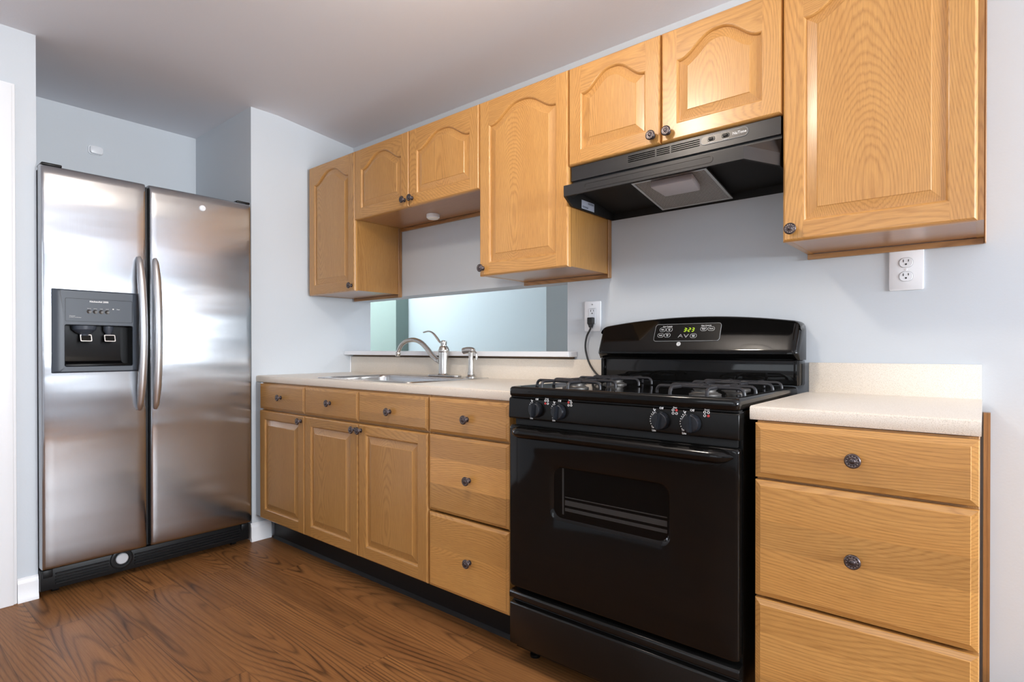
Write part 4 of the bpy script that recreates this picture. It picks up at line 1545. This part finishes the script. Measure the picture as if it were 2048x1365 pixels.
def slots3(mb, x, z, s=1.0):
    mb.box(x - .0075 * s, x - .0055 * s, -.0093, -.0085, z - .0005, z + .0075 * s)
    mb.box(x + .0055 * s, x + .0073 * s, -.0093, -.0085, z + .0005, z + .0070 * s)
    mb.lathe([(.0026 * s, 0), (.0026 * s, .0008)], (x, -.0085, z - .0070 * s), (0, -1, 0), 10)


t = thing('wall_outlet', 'white duplex wall outlet under the right-hand wall cabinet, nothing plugged in', 'outlet', (2.8845, -.001, 1.302), 'white wall outlets')
mb = MB()
mb.prism(rrect(2.8845, 1.302, .089, .128, .005, 3), FRONT, -.0006, -.0062, bev=.0018)
obj('cover_plate', mb, 'white_plastic', t)
for z in (1.3225, 1.2800):
    mb = MB()
    mb.prism(rrect(2.8845, z, .0345, .0290, .0130, 5), FRONT, -.0063, -.0086, bev=.0008, seg=1)
    rc = obj('receptacle', mb, 'outlet_face', t)
    mb = MB(); slots3(mb, 2.8845, z + .002)
    obj('contact_slots', mb, 'slot_black', rc)
    mb = MB(); ring_prism(mb, rrect(2.8845, z, .0365, .0310, .0138, 5), rrect(2.8845, z, .0347, .0292, .0131, 5), FRONT, -.0062, -.0066)
    obj('receptacle_rim', mb, 'ink_grey', rc)
mb = MB(); mb.lathe([(.003, 0), (.0028, .001), (0, .0012)], (2.8845, -.0063, 1.3012), (0, -1, 0), 12)
obj('screw', mb, 'outlet_face', t)

OX, OZ = 1.7610, 1.2000
t = thing('wall_outlet', 'white wall outlet left of the range with a black plug in its lower socket', 'outlet', (OX, -.001, OZ), 'white wall outlets')
mb = MB()
mb.prism(rrect(OX, OZ, .082, .132, .006, 3), FRONT, -.0006, -.0062, bev=.0018)
obj('cover_plate', mb, 'white_plastic', t)
mb = MB()
mb.prism(rrect(OX, OZ, .0335, .0670, .002, 2), FRONT, -.0063, -.0085, bev=.0006, seg=1)
rc = obj('receptacle', mb, 'outlet_face', t)
mb = MB(); slots3(mb, OX, OZ + .020, 1.05)
ring_prism(mb, rrect(OX, OZ, .0350, .0685, .0025, 2), rrect(OX, OZ, .0340, .0675, .002, 2), FRONT, -.0062, -.0066)
mb.box(OX - .012, OX + .012, -.0090, -.0086, OZ + .0315, OZ + .0322)
obj('contact_slots', mb, 'slot_black', rc)
mb = MB()
for z in (OZ + .051, OZ - .051):
    mb.lathe([(.003, 0), (.0028, .001), (0, .0012)], (OX, -.0063, z), (0, -1, 0), 12)
obj('screw', mb, 'ink_grey', t)

t = thing('power_cord', 'black power cord running from the outlet down behind the range', 'power cord', (OX, -.02, 1.17))
mb = MB()
mb.prism(rrect(OX, OZ - .0205, .0270, .0290, .004, 3), FRONT, -.0092, -.030, bev=.003)
mb.prism([(OX - .0125, OZ - .033), (OX + .0125, OZ - .033), (OX + .006, OZ - .050), (OX - .006, OZ - .050)], FRONT, -.012, -.027, bev=.002)
obj('plug', mb, 'cable_black', t)
mb = MB()
mb.tube(smooth_path([(OX, -.0195, OZ - .047), (OX - .004, -.021, OZ - .060), (OX - .020, -.022, 1.110), (OX - .025, -.024, 1.066), (OX - .014, -.026, 1.020),
                     (OX + .004, -.028, .985), (OX + .028, -.030, .957), (OX + .048, -.032, .942), (OX + .078, -.032, .925)], 6), .0042, 8)
obj('cable', mb, 'cable_black', t)

t = thing('puck_light', 'round white stick-on puck light under the short cabinet above the sink', 'light', (.873, -.129, ZS), None)
mb = MB(); mb.lathe([(.034, .0), (.0345, .004), (.034, .018), (.030, .0205)], (.873, -.129, ZS + .0035), (0, 0, -1), 28)
obj('housing', mb, 'white_plastic', t)
mb = MB(); mb.lathe([(.029, .0), (.027, .004), (.018, .0065), (0, .0075)], (.873, -.129, ZS - .0170), (0, 0, -1), 28)
obj('lens', mb, 'tap_light_lens', t)

t = thing('wall_sensor', 'small white rounded plastic sensor on the wall above the refrigerator', 'sensor', (XA, -1.183, 2.172))
mb = MB(); mb.prism(rrect(-1.183, 2.172, .068, .048, .013, 5), FS, XA + .0006, XA + .008, bev=.001, seg=1)
obj('back_plate', mb, 'white_plastic', t)
mb = MB(); mb.prism(rrect(-1.180, 2.172, .062, .043, .012, 5), FS, XA + .0082, XA + .022, bev=.004)
obj('cover', mb, 'outlet_face', t)

# ceiling fittings (above the frame); the rear one is added to imitate bounce flash
for (lx, ly, lz), lab in ((LAMP, 'semi-flush ceiling light over the kitchen floor'), (BOUNCE_FILL, 'added uplight fixture imitating bounce flash behind the camera position')):
    t = thing('ceiling_light', lab, 'light', (lx, ly, CEIL), 'ceiling lights')
    mb = MB(); mb.lathe([(.09, .0005), (.09, .012), (.075, .022), (.012, .026), (.012, CEIL - lz - .10)], (lx, ly, CEIL), (0, 0, -1), 24)
    obj('canopy', mb, 'white_plastic', t)
    mb = MB()
    ring_prism(mb, rrect(lx, ly, .34, .34, .17, 8), rrect(lx, ly, .325, .325, .1625, 8), PLAN, lz - .02, lz - .005)
    for k in range(3):
        a = 2 * math.pi * k / 3
        mb.tube([(lx, ly, lz + .10), (lx + .165 * math.cos(a), ly + .165 * math.sin(a), lz - .012)], .003, 6)
    obj('rim', mb, 'aluminium', t)
    if (lx, ly, lz) == BOUNCE_FILL:
        mb = MB(); mb.lathe([(.205, .145), (.200, .140), (.195, .105), (.150, .045), (.08, .008), (0, 0), (0, .004), (.08, .012), (.147, .050), (.190, .108), (.198, .143)], (lx, ly, lz - .17), (0, 0, 1), 32)
        obj('bowl', mb, 'white_plastic', t)
